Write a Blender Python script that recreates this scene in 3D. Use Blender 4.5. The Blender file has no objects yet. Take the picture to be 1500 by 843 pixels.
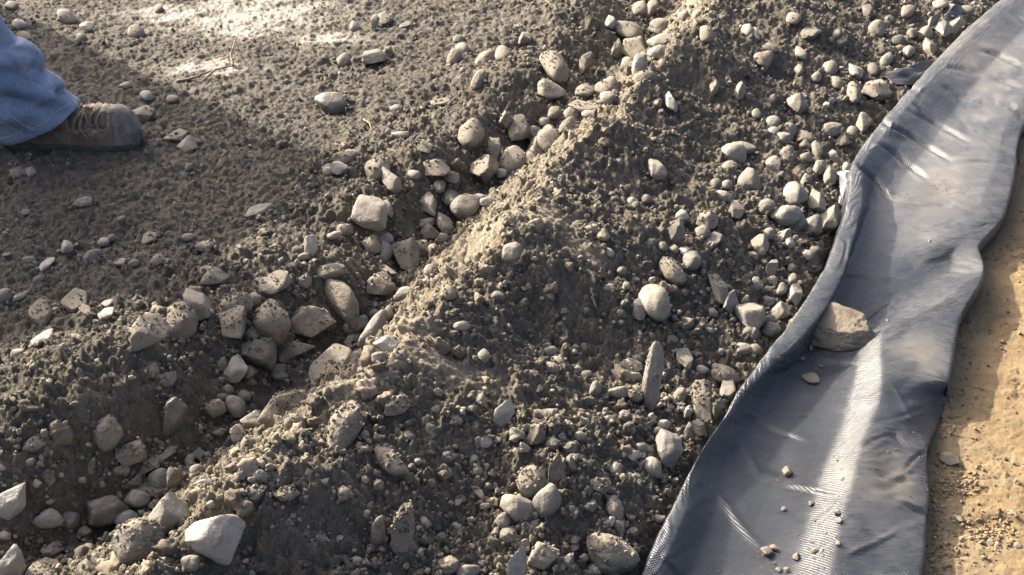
import bpy, bmesh, math, random
import numpy as np
from mathutils import Vector

# ------------------------------------------------------------------ camera, sky, sun, exposure
scene = bpy.context.scene
PITCH = math.radians(31.0)
FPX = 1700.0                       # focal length in photograph pixels (1500 wide)
HC = 1.15
cam_data = bpy.data.cameras.new('camera')
cam_data.sensor_width = 36.0
cam_data.lens = 36.0 * FPX / 1500.0
cam_data.clip_start = 0.02
cam_data.clip_end = 2000.0
cam = bpy.data.objects.new('camera', cam_data)
scene.collection.objects.link(cam)
cam.location = (0, 0, HC)
cam.rotation_euler = (math.pi / 2 - PITCH, 0, 0)
scene.camera = cam

SUN_AZ = math.radians(-46.0)       # from +Y (view direction), negative = left
SUN_EL = math.radians(28.0)
world = bpy.data.worlds.new('World')
scene.world = world
world.use_nodes = True
wn = world.node_tree.nodes
sky = wn.new('ShaderNodeTexSky')
sky.sky_type = 'NISHITA'
sky.sun_disc = False
sky.sun_elevation = SUN_EL
sky.sun_rotation = SUN_AZ
sky.air_density = 0.45
sky.dust_density = 7.0
sky.ozone_density = 0.2
wn['Background'].inputs['Strength'].default_value = 0.15
world.node_tree.links.new(sky.outputs['Color'], wn['Background'].inputs['Color'])

sun_data = bpy.data.lights.new('sun', 'SUN')
sun_data.energy = 4.4
sun_data.angle = math.radians(0.5)
sun_data.color = (1.0, 0.905, 0.75)
sun = bpy.data.objects.new('sun', sun_data)
scene.collection.objects.link(sun)
sdir = Vector((math.sin(SUN_AZ) * math.cos(SUN_EL), math.cos(SUN_AZ) * math.cos(SUN_EL), math.sin(SUN_EL)))
sun.rotation_euler = sdir.to_track_quat('Z', 'Y').to_euler()
sun.location = sdir * 20

vs = scene.view_settings
vs.view_transform = 'Standard'
vs.look = 'None'
vs.exposure = 1.78
vs.gamma = 1.0
vs.use_curve_mapping = False

C = scene.collection
rng = np.random.default_rng(7)

# ------------------------------------------------------------------ projection helpers (photo pixel <-> world)
CP, SP = math.cos(PITCH), math.sin(PITCH)
def ray(px, py):
    px = np.asarray(px, float); py = np.asarray(py, float)
    u = px - 750.0; v = 421.5 - py
    return np.stack([u, v * SP + FPX * CP, v * CP - FPX * SP], -1)
def at_z(px, py, z):
    r = ray(px, py)
    k = (np.asarray(z, float) - HC) / r[..., 2]
    return np.stack([r[..., 0] * k, r[..., 1] * k, HC + r[..., 2] * k], -1)
def project(P):
    P = np.asarray(P, float)
    X = P[..., 0]; Y = P[..., 1]; Z = P[..., 2] - HC
    d = Y * CP - Z * SP
    v = Y * SP + Z * CP
    return 750 + FPX * X / d, 421.5 - FPX * v / d, d

# ------------------------------------------------------------------ noise
def _h(ix, iy, iz, seed):
    a = (ix.astype(np.int64) * 73856093) ^ (iy.astype(np.int64) * 19349663) ^ (iz.astype(np.int64) * 83492791) ^ (seed * 2654435761)
    a = (a & 0xffffffff).astype(np.uint64)
    a = ((a ^ (a >> np.uint64(16))) * np.uint64(0x45d9f3b)) & np.uint64(0xffffffff)
    a = ((a ^ (a >> np.uint64(16))) * np.uint64(0x45d9f3b)) & np.uint64(0xffffffff)
    a = a ^ (a >> np.uint64(16))
    return a.astype(np.float64) / 4294967296.0
def h2(ix, iy, seed):
    return _h(ix, iy, np.zeros_like(ix), seed)
def fade(t): return t * t * t * (t * (t * 6 - 15) + 10)
def noise2(x, y, seed=0):
    xi = np.floor(x); yi = np.floor(y); xf = x - xi; yf = y - yi
    xi = xi.astype(np.int64); yi = yi.astype(np.int64)
    u = fade(xf); v = fade(yf)
    def g(dx, dy):
        a = h2(xi + dx, yi + dy, seed) * 2 * np.pi
        return np.cos(a) * (xf - dx) + np.sin(a) * (yf - dy)
    a = g(0, 0) * (1 - u) + g(1, 0) * u
    b = g(0, 1) * (1 - u) + g(1, 1) * u
    return (a * (1 - v) + b * v) * 1.5
def fbm(x, y, seed=0, octv=4, gain=.5):
    s = 0; a = 1.0; f = 1.0
    for i in range(octv):
        s = s + a * noise2(x * f, y * f, seed + i * 17); a *= gain; f *= 2.03
    return s
def noise3(p, seed=0):
    i = np.floor(p).astype(np.int64); f = p - i
    w = fade(f); s = 0
    for dx in (0, 1):
        for dy in (0, 1):
            for dz in (0, 1):
                val = _h(i[:, 0] + dx, i[:, 1] + dy, i[:, 2] + dz, seed) * 2 - 1
                k = (w[:, 0] if dx else 1 - w[:, 0]) * (w[:, 1] if dy else 1 - w[:, 1]) * (w[:, 2] if dz else 1 - w[:, 2])
                s = s + val * k
    return s
def domes(x, y, cell, seed, dens, rmin, rmax):
    gx = np.floor(x / cell).astype(np.int64); gy = np.floor(y / cell).astype(np.int64)
    out = np.zeros_like(x)
    for dx in (-1, 0, 1):
        for dy in (-1, 0, 1):
            ix = gx + dx; iy = gy + dy
            cx = (ix + h2(ix, iy, seed)) * cell; cy = (iy + h2(ix, iy, seed + 1)) * cell
            q = h2(ix, iy, seed + 2)
            r = cell * (rmin + (rmax - rmin) * h2(ix, iy, seed + 3) ** 2)
            an = h2(ix, iy, seed + 4) * np.pi; el = 0.65 + .35 * h2(ix, iy, seed + 5)
            ax = (x - cx) * np.cos(an) + (y - cy) * np.sin(an); ay = -(x - cx) * np.sin(an) + (y - cy) * np.cos(an)
            dd = (np.abs(ax) ** 2.6 + np.abs(ay / el) ** 2.6) ** (1 / 2.6)
            h = np.sqrt(np.maximum(r * r - dd * dd, 0)) * (q < dens)
            out = np.maximum(out, h)
    return out
def sstep(a, b, x):
    t = np.clip((x - a) / (b - a), 0, 1); return t * t * (3 - 2 * t)

# ------------------------------------------------------------------ object helpers
def link(o, parent=None):
    C.objects.link(o)
    if parent is not None: o.parent = parent
    return o
def tag(o, label=None, cat=None, group=None, kind=None):
    if label: o['label'] = label
    if cat: o['category'] = cat
    if group: o['group'] = group
    if kind: o['kind'] = kind
    return o
def empty(name, loc=(0, 0, 0), rz=0.0):
    o = bpy.data.objects.new(name, None); o.location = loc; o.rotation_euler = (0, 0, rz)
    o.empty_display_size = .05
    return link(o)
def np_mesh(name, V, F, mat=None, smooth=True, attrs=None):
    """V (n,3); F (m,k) all polygons with k corners"""
    V = np.ascontiguousarray(V, np.float32); F = np.ascontiguousarray(F, np.int32)
    me = bpy.data.meshes.new(name)
    me.vertices.add(len(V)); me.vertices.foreach_set('co', V.ravel())
    k = F.shape[1]
    me.loops.add(F.size); me.loops.foreach_set('vertex_index', F.ravel())
    me.polygons.add(len(F))
    me.polygons.foreach_set('loop_start', np.arange(0, F.size, k, dtype=np.int32))
    me.polygons.foreach_set('use_smooth', np.full(len(F), smooth, dtype=bool))
    me.update(calc_edges=True)
    if attrs:
        for n, a in attrs.items():
            at = me.attributes.new(n, 'FLOAT', 'POINT'); at.data.foreach_set('value', np.ascontiguousarray(a, np.float32))
    if mat: me.materials.append(mat)
    return me
def mesh_obj(name, V, F, mat=None, parent=None, smooth=True, attrs=None):
    return link(bpy.data.objects.new(name, np_mesh(name, V, F, mat, smooth, attrs)), parent)
def grid_faces(nr, nc, wrap=False):
    r = np.arange(nr - 1)[:, None]; c = np.arange(nc if wrap else nc - 1)[None, :]
    a = r * nc + c; b = r * nc + (c + 1) % nc
    return np.stack([a, b, b + nc, a + nc], -1).reshape(-1, 4)
_ico = {}
def ico(n):
    if n not in _ico:
        bm = bmesh.new(); bmesh.ops.create_icosphere(bm, subdivisions=n, radius=1.0)
        bm.verts.ensure_lookup_table()
        V = np.array([v.co[:] for v in bm.verts]); F = np.array([[v.index for v in f.verts] for f in bm.faces])
        bm.free()
        V /= np.linalg.norm(V, axis=1)[:, None]
        _ico[n] = (V, F)
    return _ico[n]
def tube(pts, rad, n=8):
    pts = np.asarray(pts, float); m = len(pts)
    rad = np.broadcast_to(np.asarray(rad, float), (m,))
    T = np.gradient(pts, axis=0); T /= np.linalg.norm(T, axis=1)[:, None] + 1e-9
    ref = np.array([0.13, .21, .97])
    V = []
    for i in range(m):
        a = np.cross(T[i], ref)
        if np.linalg.norm(a) < .1: a = np.cross(T[i], [1, 0, 0])
        a /= np.linalg.norm(a); b = np.cross(T[i], a)
        th = np.arange(n) * 2 * np.pi / n
        V.append(pts[i] + rad[i] * (np.cos(th)[:, None] * a + np.sin(th)[:, None] * b))
    V = np.concatenate(V + [pts[:1], pts[-1:]])
    F = grid_faces(m, n, True)
    e = [[m * n, (k + 1) % n, k, k] for k in range(n)] + [[m * n + 1, (m - 1) * n + k, (m - 1) * n + (k + 1) % n, (m - 1) * n + (k + 1) % n] for k in range(n)]
    # degenerate quads as triangles are avoided: collapse ends
    return V, F, e
def tube_obj(name, pts, rad, mat, parent=None, n=8):
    V, F, e = tube(pts, rad, n)
    me = bpy.data.meshes.new(name)
    me.from_pydata([tuple(v) for v in V], [], [tuple(f) for f in F] + [tuple(q[:3]) for q in e])
    for p in me.polygons: p.use_smooth = True
    me.materials.append(mat)
    return link(bpy.data.objects.new(name, me), parent)
def crom(P, k):
    """Catmull-Rom along axis 0, k steps per span"""
    P = np.asarray(P, float); n = len(P)
    E = np.concatenate([2 * P[:1] - P[1:2], P, 2 * P[-1:] - P[-2:-1]])
    out = []
    for i in range(n - 1):
        a, b, c, d = E[i], E[i + 1], E[i + 2], E[i + 3]
        for j in range(k):
            t = j / k
            out.append(.5 * ((2 * b) + (c - a) * t + (2 * a - 5 * b + 4 * c - d) * t * t + (3 * b - a - 3 * c + d) * t ** 3))
    out.append(P[-1])
    return np.array(out)

# ------------------------------------------------------------------ materials
def new_mat(name):
    m = bpy.data.materials.new(name); m.use_nodes = True
    nt = m.node_tree; b = nt.nodes['Principled BSDF']
    return m, nt, b
def N(nt, typ, **kw):
    n = nt.nodes.new(typ)
    for k, v in kw.items():
        if k in n.inputs: n.inputs[k].default_value = v
        else: setattr(n, k, v)
    return n
def noise_node(nt, scale, detail=4, rough=.6, coord=None):
    n = N(nt, 'ShaderNodeTexNoise'); n.inputs['Scale'].default_value = scale
    n.inputs['Detail'].default_value = detail; n.inputs['Roughness'].default_value = rough
    if coord is not None: nt.links.new(coord, n.inputs['Vector'])
    return n.outputs['Fac']
def ramp(nt, fac, stops):
    r = N(nt, 'ShaderNodeValToRGB'); e = r.color_ramp.elements
    while len(e) < len(stops): e.new(.5)
    for i, (p, c) in enumerate(stops):
        e[i].position = p; e[i].color = (c + (1,)) if len(c) == 3 else c
    nt.links.new(fac, r.inputs['Fac']); return r.outputs['Color']
def mixc(nt, fac, a, b, mode='MIX'):
    m = N(nt, 'ShaderNodeMix', data_type='RGBA', blend_type=mode)
    for s, v in ((0, fac), (6, a), (7, b)):
        if hasattr(v, 'links'): nt.links.new(v, m.inputs[s])
        else: m.inputs[s].default_value = v if s == 0 else (tuple(v) + (1,))[:4]
    return m.outputs[2]
def mathn(nt, op, a, b=0.0, clamp=False):
    m = N(nt, 'ShaderNodeMath', operation=op); m.use_clamp = clamp
    for i, v in enumerate((a, b)):
        if hasattr(v, 'links'): nt.links.new(v, m.inputs[i])
        else: m.inputs[i].default_value = v
    return m.outputs[0]
def bump(nt, h, strength, dist, b, prev=None):
    n = N(nt, 'ShaderNodeBump'); n.inputs['Strength'].default_value = strength; n.inputs['Distance'].default_value = dist
    nt.links.new(h, n.inputs['Height'])
    if prev is not None: nt.links.new(prev, n.inputs['Normal'])
    nt.links.new(n.outputs['Normal'], b.inputs['Normal']); return n.outputs['Normal']
def pos(nt):
    return N(nt, 'ShaderNodeNewGeometry').outputs['Position']
def attr(nt, name, typ='GEOMETRY'):
    n = N(nt, 'ShaderNodeAttribute'); n.attribute_name = name; n.attribute_type = typ; return n
DRY = (.255, .220, .164); DAMP = (.076, .069, .057)

def soil_material():
    m, nt, b = new_mat('soil'); p = pos(nt)
    big = noise_node(nt, 5, 5, .65, p); mid = noise_node(nt, 38, 6, .7, p); fine = noise_node(nt, 260, 3, .7, p)
    f = mathn(nt, 'ADD', mathn(nt, 'MULTIPLY', big, .45), mathn(nt, 'MULTIPLY', mid, .55))
    dry = attr(nt, 'dry').outputs['Fac']
    f = mathn(nt, 'ADD', f, dry)
    col = ramp(nt, f, [(.32, DAMP), (.55, (.130, .115, .090)), (.85, DRY), (1.0, (.36, .315, .235))])
    col = mixc(nt, .75, col, ramp(nt, fine, [(.3, (.5, .5, .5)), (.72, (1.3, 1.27, 1.2))]), 'MULTIPLY')
    col = mixc(nt, .6, col, ramp(nt, noise_node(nt, 95, 5, .75, p), [(.32, (.55, .56, .57)), (.68, (1.25, 1.23, 1.18))]), 'MULTIPLY')
    nt.links.new(col, b.inputs['Base Color'])
    comp = attr(nt, 'compact').outputs['Fac']
    nt.links.new(mathn(nt, 'SUBTRACT', .92, mathn(nt, 'MULTIPLY', comp, .38)), b.inputs['Roughness'])
    b.inputs['Specular IOR Level'].default_value = .35
    n1 = bump(nt, noise_node(nt, 120, 8, .8, p), .8, .009, b)
    bump(nt, fine, .6, .003, b, n1)
    return m
def crumb_material(name, stops, rough=.9, tint=.5):
    m, nt, b = new_mat(name); p = pos(nt)
    g = N(nt, 'ShaderNodeNewGeometry')
    col = ramp(nt, g.outputs['Random Per Island'], stops)
    fine = noise_node(nt, 300, 3, .7, p)
    col = mixc(nt, tint, col, ramp(nt, fine, [(.3, (.55, .55, .55)), (.72, (1.2, 1.18, 1.14))]), 'MULTIPLY')
    nt.links.new(col, b.inputs['Base Color'])
    b.inputs['Roughness'].default_value = rough; b.inputs['Specular IOR Level'].default_value = .3
    bump(nt, noise_node(nt, 220, 5, .7, p), .5, .003, b)
    return m
def stone_material():
    """base colour and amount of caked soil come from each stone's own object colour"""
    m, nt, b = new_mat('stone')
    oi = N(nt, 'ShaderNodeObjectInfo'); p = pos(nt)
    tc = N(nt, 'ShaderNodeTexCoord').outputs['Object']
    mot = noise_node(nt, 28, 6, .68, tc); sp = noise_node(nt, 240, 4, .7, tc); big = noise_node(nt, 10, 3, .6, tc)
    c = mixc(nt, 1.0, oi.outputs['Color'], ramp(nt, mot, [(.25, (.6, .58, .55)), (.5, (1, 1, 1)), (.78, (1.28, 1.27, 1.25))]), 'MULTIPLY')
    c = mixc(nt, .6, c, ramp(nt, sp, [(.3, (.6, .6, .6)), (.7, (1.25, 1.25, 1.25))]), 'MULTIPLY')
    nz = N(nt, 'ShaderNodeSeparateXYZ'); nt.links.new(N(nt, 'ShaderNodeNewGeometry').outputs['Normal'], nz.inputs[0])
    d = mathn(nt, 'MULTIPLY', nz.outputs['Z'], .38)
    d = mathn(nt, 'ADD', d, mathn(nt, 'MULTIPLY', mathn(nt, 'SUBTRACT', mot, .5), 1.5))
    d = mathn(nt, 'ADD', d, mathn(nt, 'MULTIPLY', mathn(nt, 'SUBTRACT', big, .5), .9))
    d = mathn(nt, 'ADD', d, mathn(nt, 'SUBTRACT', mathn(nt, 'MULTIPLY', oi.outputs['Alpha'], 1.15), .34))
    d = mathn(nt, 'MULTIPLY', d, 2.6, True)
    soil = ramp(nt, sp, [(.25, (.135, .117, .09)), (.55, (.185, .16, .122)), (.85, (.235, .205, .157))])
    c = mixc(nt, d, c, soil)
    nt.links.new(c, b.inputs['Base Color'])
    nt.links.new(mathn(nt, 'ADD', .62, mathn(nt, 'MULTIPLY', d, .3)), b.inputs['Roughness'])
    b.inputs['Specular IOR Level'].default_value = .35
    hgt = mathn(nt, 'ADD', mathn(nt, 'MULTIPLY', sp, .35), mathn(nt, 'MULTIPLY', mathn(nt, 'MULTIPLY', d, noise_node(nt, 170, 5, .75, p)), .9))
    bump(nt, mathn(nt, 'ADD', hgt, mathn(nt, 'MULTIPLY', mot, .5)), .6, .0042, b)
    return m
def sand_material():
    m, nt, b = new_mat('sand'); p = pos(nt)
    big = noise_node(nt, 7, 5, .65, p); mid = noise_node(nt, 60, 6, .7, p); fine = noise_node(nt, 420, 3, .7, p)
    f = mathn(nt, 'ADD', mathn(nt, 'MULTIPLY', big, .6), mathn(nt, 'MULTIPLY', mid, .4))
    col = ramp(nt, f, [(.3, (.100, .071, .036)), (.5, (.185, .131, .066)), (.72, (.26, .19, .10))])
    col = mixc(nt, .4, col, ramp(nt, fine, [(.3, (.65, .65, .65)), (.75, (1.2, 1.18, 1.15))]), 'MULTIPLY')
    col = mixc(nt, mathn(nt, 'MULTIPLY', attr(nt, 'dirt').outputs['Fac'], 1.0, True), col, (.16, .13, .085))
    nt.links.new(col, b.inputs['Base Color'])
    b.inputs['Roughness'].default_value = .88; b.inputs['Specular IOR Level'].default_value = .3
    n1 = bump(nt, noise_node(nt, 110, 6, .72, p), .5, .0045, b)
    bump(nt, fine, .4, .0018, b, n1)
    return m
def tarp_material():
    m, nt, b = new_mat('woven_tarp'); p = pos(nt)
    uv = N(nt, 'ShaderNodeUVMap').outputs['UV']
    sx = N(nt, 'ShaderNodeSeparateXYZ'); nt.links.new(uv, sx.inputs[0])
    wu = mathn(nt, 'SINE', mathn(nt, 'MULTIPLY', sx.outputs['X'], 2 * math.pi / .0052))
    wv = mathn(nt, 'SINE', mathn(nt, 'MULTIPLY', sx.outputs['Y'], 2 * math.pi / .0052))
    weave = mathn(nt, 'MULTIPLY', wu, wv)
    mp = N(nt, 'ShaderNodeMapping'); mp.inputs['Scale'].default_value = (30, 7, 1); nt.links.new(uv, mp.inputs['Vector'])
    streak = noise_node(nt, 6, 7, .75, mp.outputs['Vector'])
    blot = noise_node(nt, 7, 6, .7, p); fine = noise_node(nt, 320, 3, .7, p)
    dust_shade = mathn(nt, 'ADD', mathn(nt, 'MULTIPLY', blot, 1.15), mathn(nt, 'MULTIPLY', streak, .85))
    dust_shade = mathn(nt, 'ADD', mathn(nt, 'SUBTRACT', dust_shade, .97), attr(nt, 'dust_shade').outputs['Fac'])
    dust_shade = mathn(nt, 'ADD', dust_shade, mathn(nt, 'MULTIPLY', mathn(nt, 'SUBTRACT', fine, .5), .35))
    dust_shade = mathn(nt, 'MINIMUM', mathn(nt, 'MAXIMUM', dust_shade, .03), .9)
    tan = mathn(nt, 'MULTIPLY', attr(nt, 'tan').outputs['Fac'], mathn(nt, 'MULTIPLY', mathn(nt, 'SUBTRACT', noise_node(nt, 45, 7, .8, p), .36), 3.6, True), True)
    dcol = mixc(nt, tan, (.20, .20, .20), (.33, .262, .158))
    base = mixc(nt, mathn(nt, 'MULTIPLY', mathn(nt, 'ADD', weave, 1.0), .5), (.010, .013, .017), (.038, .044, .052))
    dcol = mixc(nt, 1.0, dcol, ramp(nt, mathn(nt, 'MULTIPLY', mathn(nt, 'ADD', weave, 1.0), .5), [(.1, (.5, .5, .53)), (.8, (1.2, 1.2, 1.17))]), 'MULTIPLY')
    nt.links.new(mixc(nt, dust_shade, base, dcol), b.inputs['Base Color'])
    nt.links.new(mathn(nt, 'ADD', mathn(nt, 'ADD', .25, mathn(nt, 'MULTIPLY', mathn(nt, 'SUBTRACT', streak, .5), .5)), mathn(nt, 'MULTIPLY', dust_shade, .40)), b.inputs['Roughness'])
    b.inputs['Specular IOR Level'].default_value = .48
    n1 = bump(nt, weave, .7, .0006, b)
    bump(nt, mathn(nt, 'ADD', mathn(nt, 'MULTIPLY', streak, .5), mathn(nt, 'MULTIPLY', fine, .5)), .3, .003, b, n1)
    return m
def simple_mat(name, col, rough=.7, var=.3, scale=60, bs=.3, bd=.002, spec=.4, metal=0):
    m, nt, b = new_mat(name)
    tc = N(nt, 'ShaderNodeTexCoord').outputs['Object']
    n = noise_node(nt, scale, 6, .7, tc)
    c = mixc(nt, 1.0, col, ramp(nt, n, [(.25, (1 - var,) * 3), (.75, (1 + var,) * 3)]), 'MULTIPLY')
    nt.links.new(c, b.inputs['Base Color'])
    b.inputs['Roughness'].default_value = rough; b.inputs['Specular IOR Level'].default_value = spec; b.inputs['Metallic'].default_value = metal
    bump(nt, noise_node(nt, scale * 4, 5, .7, tc), bs, bd, b)
    return m
def denim_material():
    m, nt, b = new_mat('denim')
    uv = N(nt, 'ShaderNodeUVMap').outputs['UV']
    sx = N(nt, 'ShaderNodeSeparateXYZ'); nt.links.new(uv, sx.inputs[0])
    tw = mathn(nt, 'SINE', mathn(nt, 'MULTIPLY', mathn(nt, 'ADD', sx.outputs['X'], sx.outputs['Y']), 2 * math.pi / .0028))
    tc = N(nt, 'ShaderNodeTexCoord').outputs['Object']
    blot = noise_node(nt, 11, 6, .68, tc); fine = noise_node(nt, 300, 4, .75, tc)
    f = mathn(nt, 'ADD', mathn(nt, 'MULTIPLY', blot, .6), mathn(nt, 'MULTIPLY', fine, .42))
    col = ramp(nt, f, [(.3, (.052, .080, .130)), (.5, (.130, .182, .268)), (.7, (.32, .39, .48))])
    sep = N(nt, 'ShaderNodeSeparateXYZ'); nt.links.new(tc, sep.inputs[0])
    low = mathn(nt, 'MULTIPLY', mathn(nt, 'SUBTRACT', mathn(nt, 'ADD', .12, mathn(nt, 'MULTIPLY', blot, .08)), sep.outputs['Z']), 5.0, True)
    col = mixc(nt, mathn(nt, 'MULTIPLY', low, .75), col, (.15, .15, .15))
    nt.links.new(col, b.inputs['Base Color'])
    b.inputs['Roughness'].default_value = .9; b.inputs['Specular IOR Level'].default_value = .2
    n1 = bump(nt, tw, .25, .0006, b)
    bump(nt, fine, .3, .0015, b, n1)
    return m
def leather_material():
    m, nt, b = new_mat('muddy_leather')
    tc = N(nt, 'ShaderNodeTexCoord').outputs['Object']
    blot = noise_node(nt, 22, 6, .7, tc); fine = noise_node(nt, 260, 4, .7, tc)
    sep = N(nt, 'ShaderNodeSeparateXYZ'); nt.links.new(tc, sep.inputs[0])
    col = ramp(nt, mathn(nt, 'ADD', mathn(nt, 'MULTIPLY', blot, .75), mathn(nt, 'MULTIPLY', fine, .25)),
               [(.36, (.070, .052, .036)), (.5, (.185, .145, .10)), (.64, (.34, .285, .21))])
    mud = mathn(nt, 'MULTIPLY', mathn(nt, 'SUBTRACT', mathn(nt, 'ADD', .03, mathn(nt, 'MULTIPLY', blot, .04)), sep.outputs['Z']), 28.0, True)
    col = mixc(nt, mud, col, (.085, .075, .06))
    nt.links.new(col, b.inputs['Base Color'])
    b.inputs['Roughness'].default_value = .62; b.inputs['Specular IOR Level'].default_value = .4
    n1 = bump(nt, noise_node(nt, 45, 4, .6, tc), .35, .006, b)
    bump(nt, fine, .35, .0015, b, n1)
    return m

M_SOIL = soil_material()
M_CRUMB = crumb_material('soil_crumb', [(0, (.070, .062, .049)), (.4, (.13, .113, .087)), (.8, (.225, .195, .147)), (1, (.30, .26, .20))])
M_CLOD = crumb_material('soil_lump', [(0, (.10, .085, .062)), (.5, (.165, .138, .10)), (1, (.24, .20, .145))])
M_PEB = crumb_material('pebble_mix', [(0, (.09, .082, .068)), (.4, (.16, .143, .113)), (.8, (.225, .203, .162)), (.96, (.30, .275, .23)), (1, (.40, .375, .32))], .75, .45)
M_SANDC = crumb_material('sand_crumb', [(0, (.13, .098, .058)), (.5, (.23, .17, .098)), (1, (.33, .25, .15))])
M_STONE = stone_material()
M_SAND = sand_material()
M_TARP = tarp_material()
M_DENIM = denim_material()
M_LEATHER = leather_material()
M_LINER = simple_mat('black_liner', (.03, .031, .034), .5, .4, 40, .3, .002, .5)
M_WHITE = simple_mat('white_plastic', (.62, .61, .58), .4, .2, 60, .3, .002, .5)
M_WOOD = simple_mat('dry_wood', (.20, .155, .10), .85, .4, 80, .5, .002, .3)
M_RUBBER = simple_mat('sole_rubber', (.060, .050, .040), .8, .5, 50, .4, .003, .3)
M_CAP = simple_mat('scuffed_cap', (.118, .104, .086), .65, .8, 32, .4, .0022, .45)
M_RAND = simple_mat('worn_rand', (.115, .088, .060), .7, .6, 40, .4, .002, .35)
M_LACE = simple_mat('brown_lace', (.19, .14, .09), .85, .4, 200, .5, .001, .3)
M_METAL = simple_mat('dull_metal', (.42, .41, .38), .35, .2, 90, .2, .0006, .5, .9)
M_THREAD = simple_mat('pale_thread', (.46, .48, .50), .9, .3, 300, .3, .0006, .2)
M_JACKET = simple_mat('jacket_cloth', (.05, .055, .06), .9, .2, 60, .3, .002, .2)

# ------------------------------------------------------------------ the lie of the land
# s runs along the berm and the tarp (25 degrees right of the view), t across it to the right
AZ = math.radians(25.0)
DS = np.array([math.sin(AZ), math.cos(AZ)]); DT = np.array([math.cos(AZ), -math.sin(AZ)])
Z_SAND = -0.10
def line_st(pts, z):
    P = at_z([p[0] for p in pts], [p[1] for p in pts], z)[:, :2]
    s = P @ DS; t = P @ DT; o = np.argsort(s); return s[o], t[o]
def interp_ext(s, S, T):
    r = np.interp(s, S, T)
    g0 = (T[1] - T[0]) / (S[1] - S[0]); g1 = (T[-1] - T[-2]) / (S[-1] - S[-2])
    lo = S[0] - s; hi = s - S[-1]
    g0 = np.clip(g0, -.3, .3); g1 = np.clip(g1, -.3, .3)
    return np.where(lo > 0, T[0] - g0 * np.minimum(lo, 1.5), np.where(hi > 0, T[-1] + g1 * np.minimum(hi, 1.5), r))
CREST = line_st([(60, 980), (270, 790), (350, 700), (440, 640), (560, 560), (622, 475), (735, 345), (825, 248), (880, 190), (940, 125), (1000, 60), (1050, 0), (1110, -70)], .09)
VALLEY = line_st([(-60, 920), (100, 785), (200, 720), (330, 645), (400, 590), (500, 530), (570, 430), (645, 345), (720, 280), (800, 210), (880, 130), (950, 60), (985, 0), (1040, -70)], -.05)
BANK = line_st([(-250, 760), (-50, 640), (120, 555), (230, 480), (330, 435), (460, 370), (560, 245), (690, 165), (790, 70), (850, 0), (910, -70)], .04)
LIP = line_st([(1535, -60), (1467, 0), (1410, 48), (1335, 128), (1288, 182), (1250, 235), (1243, 285), (1232, 330), (1212, 385), (1180, 440), (1145, 490), (1110, 535), (1082, 572), (1050, 625), (1020, 672), (985, 745), (940, 843), (895, 945)], -.035)
RIGHT = line_st([(1660, -22), (1600, 45), (1555, 103), (1497, 186), (1486, 250), (1478, 300), (1466, 322), (1430, 362), (1442, 390), (1434, 418), (1402, 470), (1390, 545), (1388, 556), (1372, 605), (1357, 655), (1359, 715), (1352, 800), (1340, 905)], -.06)
MOUNDS = [  # px, py, z guess, radius m, height m
    (70, 610, .05, .15, .05), (215, 545, .0, .10, .03), (640, 535, .05, .07, -.012), (600, 560, .08, .10, .02), (690, 430, .09, .11, .025),
    (790, 350, .09, .12, .02), (720, 200, .05, .10, .03), (800, 110, .05, .16, .05), (1030, 60, .1, .12, .03),
    (930, 190, .1, .1, .02), (640, 230, .03, .10, .02), (420, 700, .1, .08, .02), (330, 740, .09, .08, .025),
    (475, 490, -.05, .10, -.03), (140, 760, -.05, .10, -.03), (1180, 60, .0, .15, .03), (1000, 330, .0, .12, .015), (810, 700, .0, .12, .02),
    (540, 690, .06, .08, .015), (360, 470, .02, .10, .02), (390, 500, 0, .07, -.02), (720, 255, -.02, .09, -.02)]
LEDGES = [(650, 530, .085, .055), (600, 505, .05, .06), (785, 326, .075, .06), (862, 356, .05, .05), (520, 575, .06, .05), (720, 345, .05, .05)]
LW = [(at_z(a, b, .08)[:2], rx, ry) for a, b, rx, ry in LEDGES]
def ledge(x, y):
    o = np.zeros_like(x)
    for p, rx, ry in LW: o = np.maximum(o, np.exp(-(((x - p[0]) / rx) ** 2 + ((y - p[1]) / ry) ** 2) ** 1.5))
    return np.clip(o * (1 + .5 * noise2(x * 40, y * 40, 77)), 0, 1)
MW = [(at_z(a, b, z)[:2], r, h) for a, b, z, r, h in MOUNDS]
COMPACT = [(365, 25, .22, .18), (310, 100, .12, .06), (255, 20, .14, .08), (480, 55, .12, .06), (340, 40, .12, .1), (420, 12, .15, .08)]
CW = [(at_z(a, b, 0.)[:2], rx, ry) for a, b, rx, ry in COMPACT]

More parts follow.
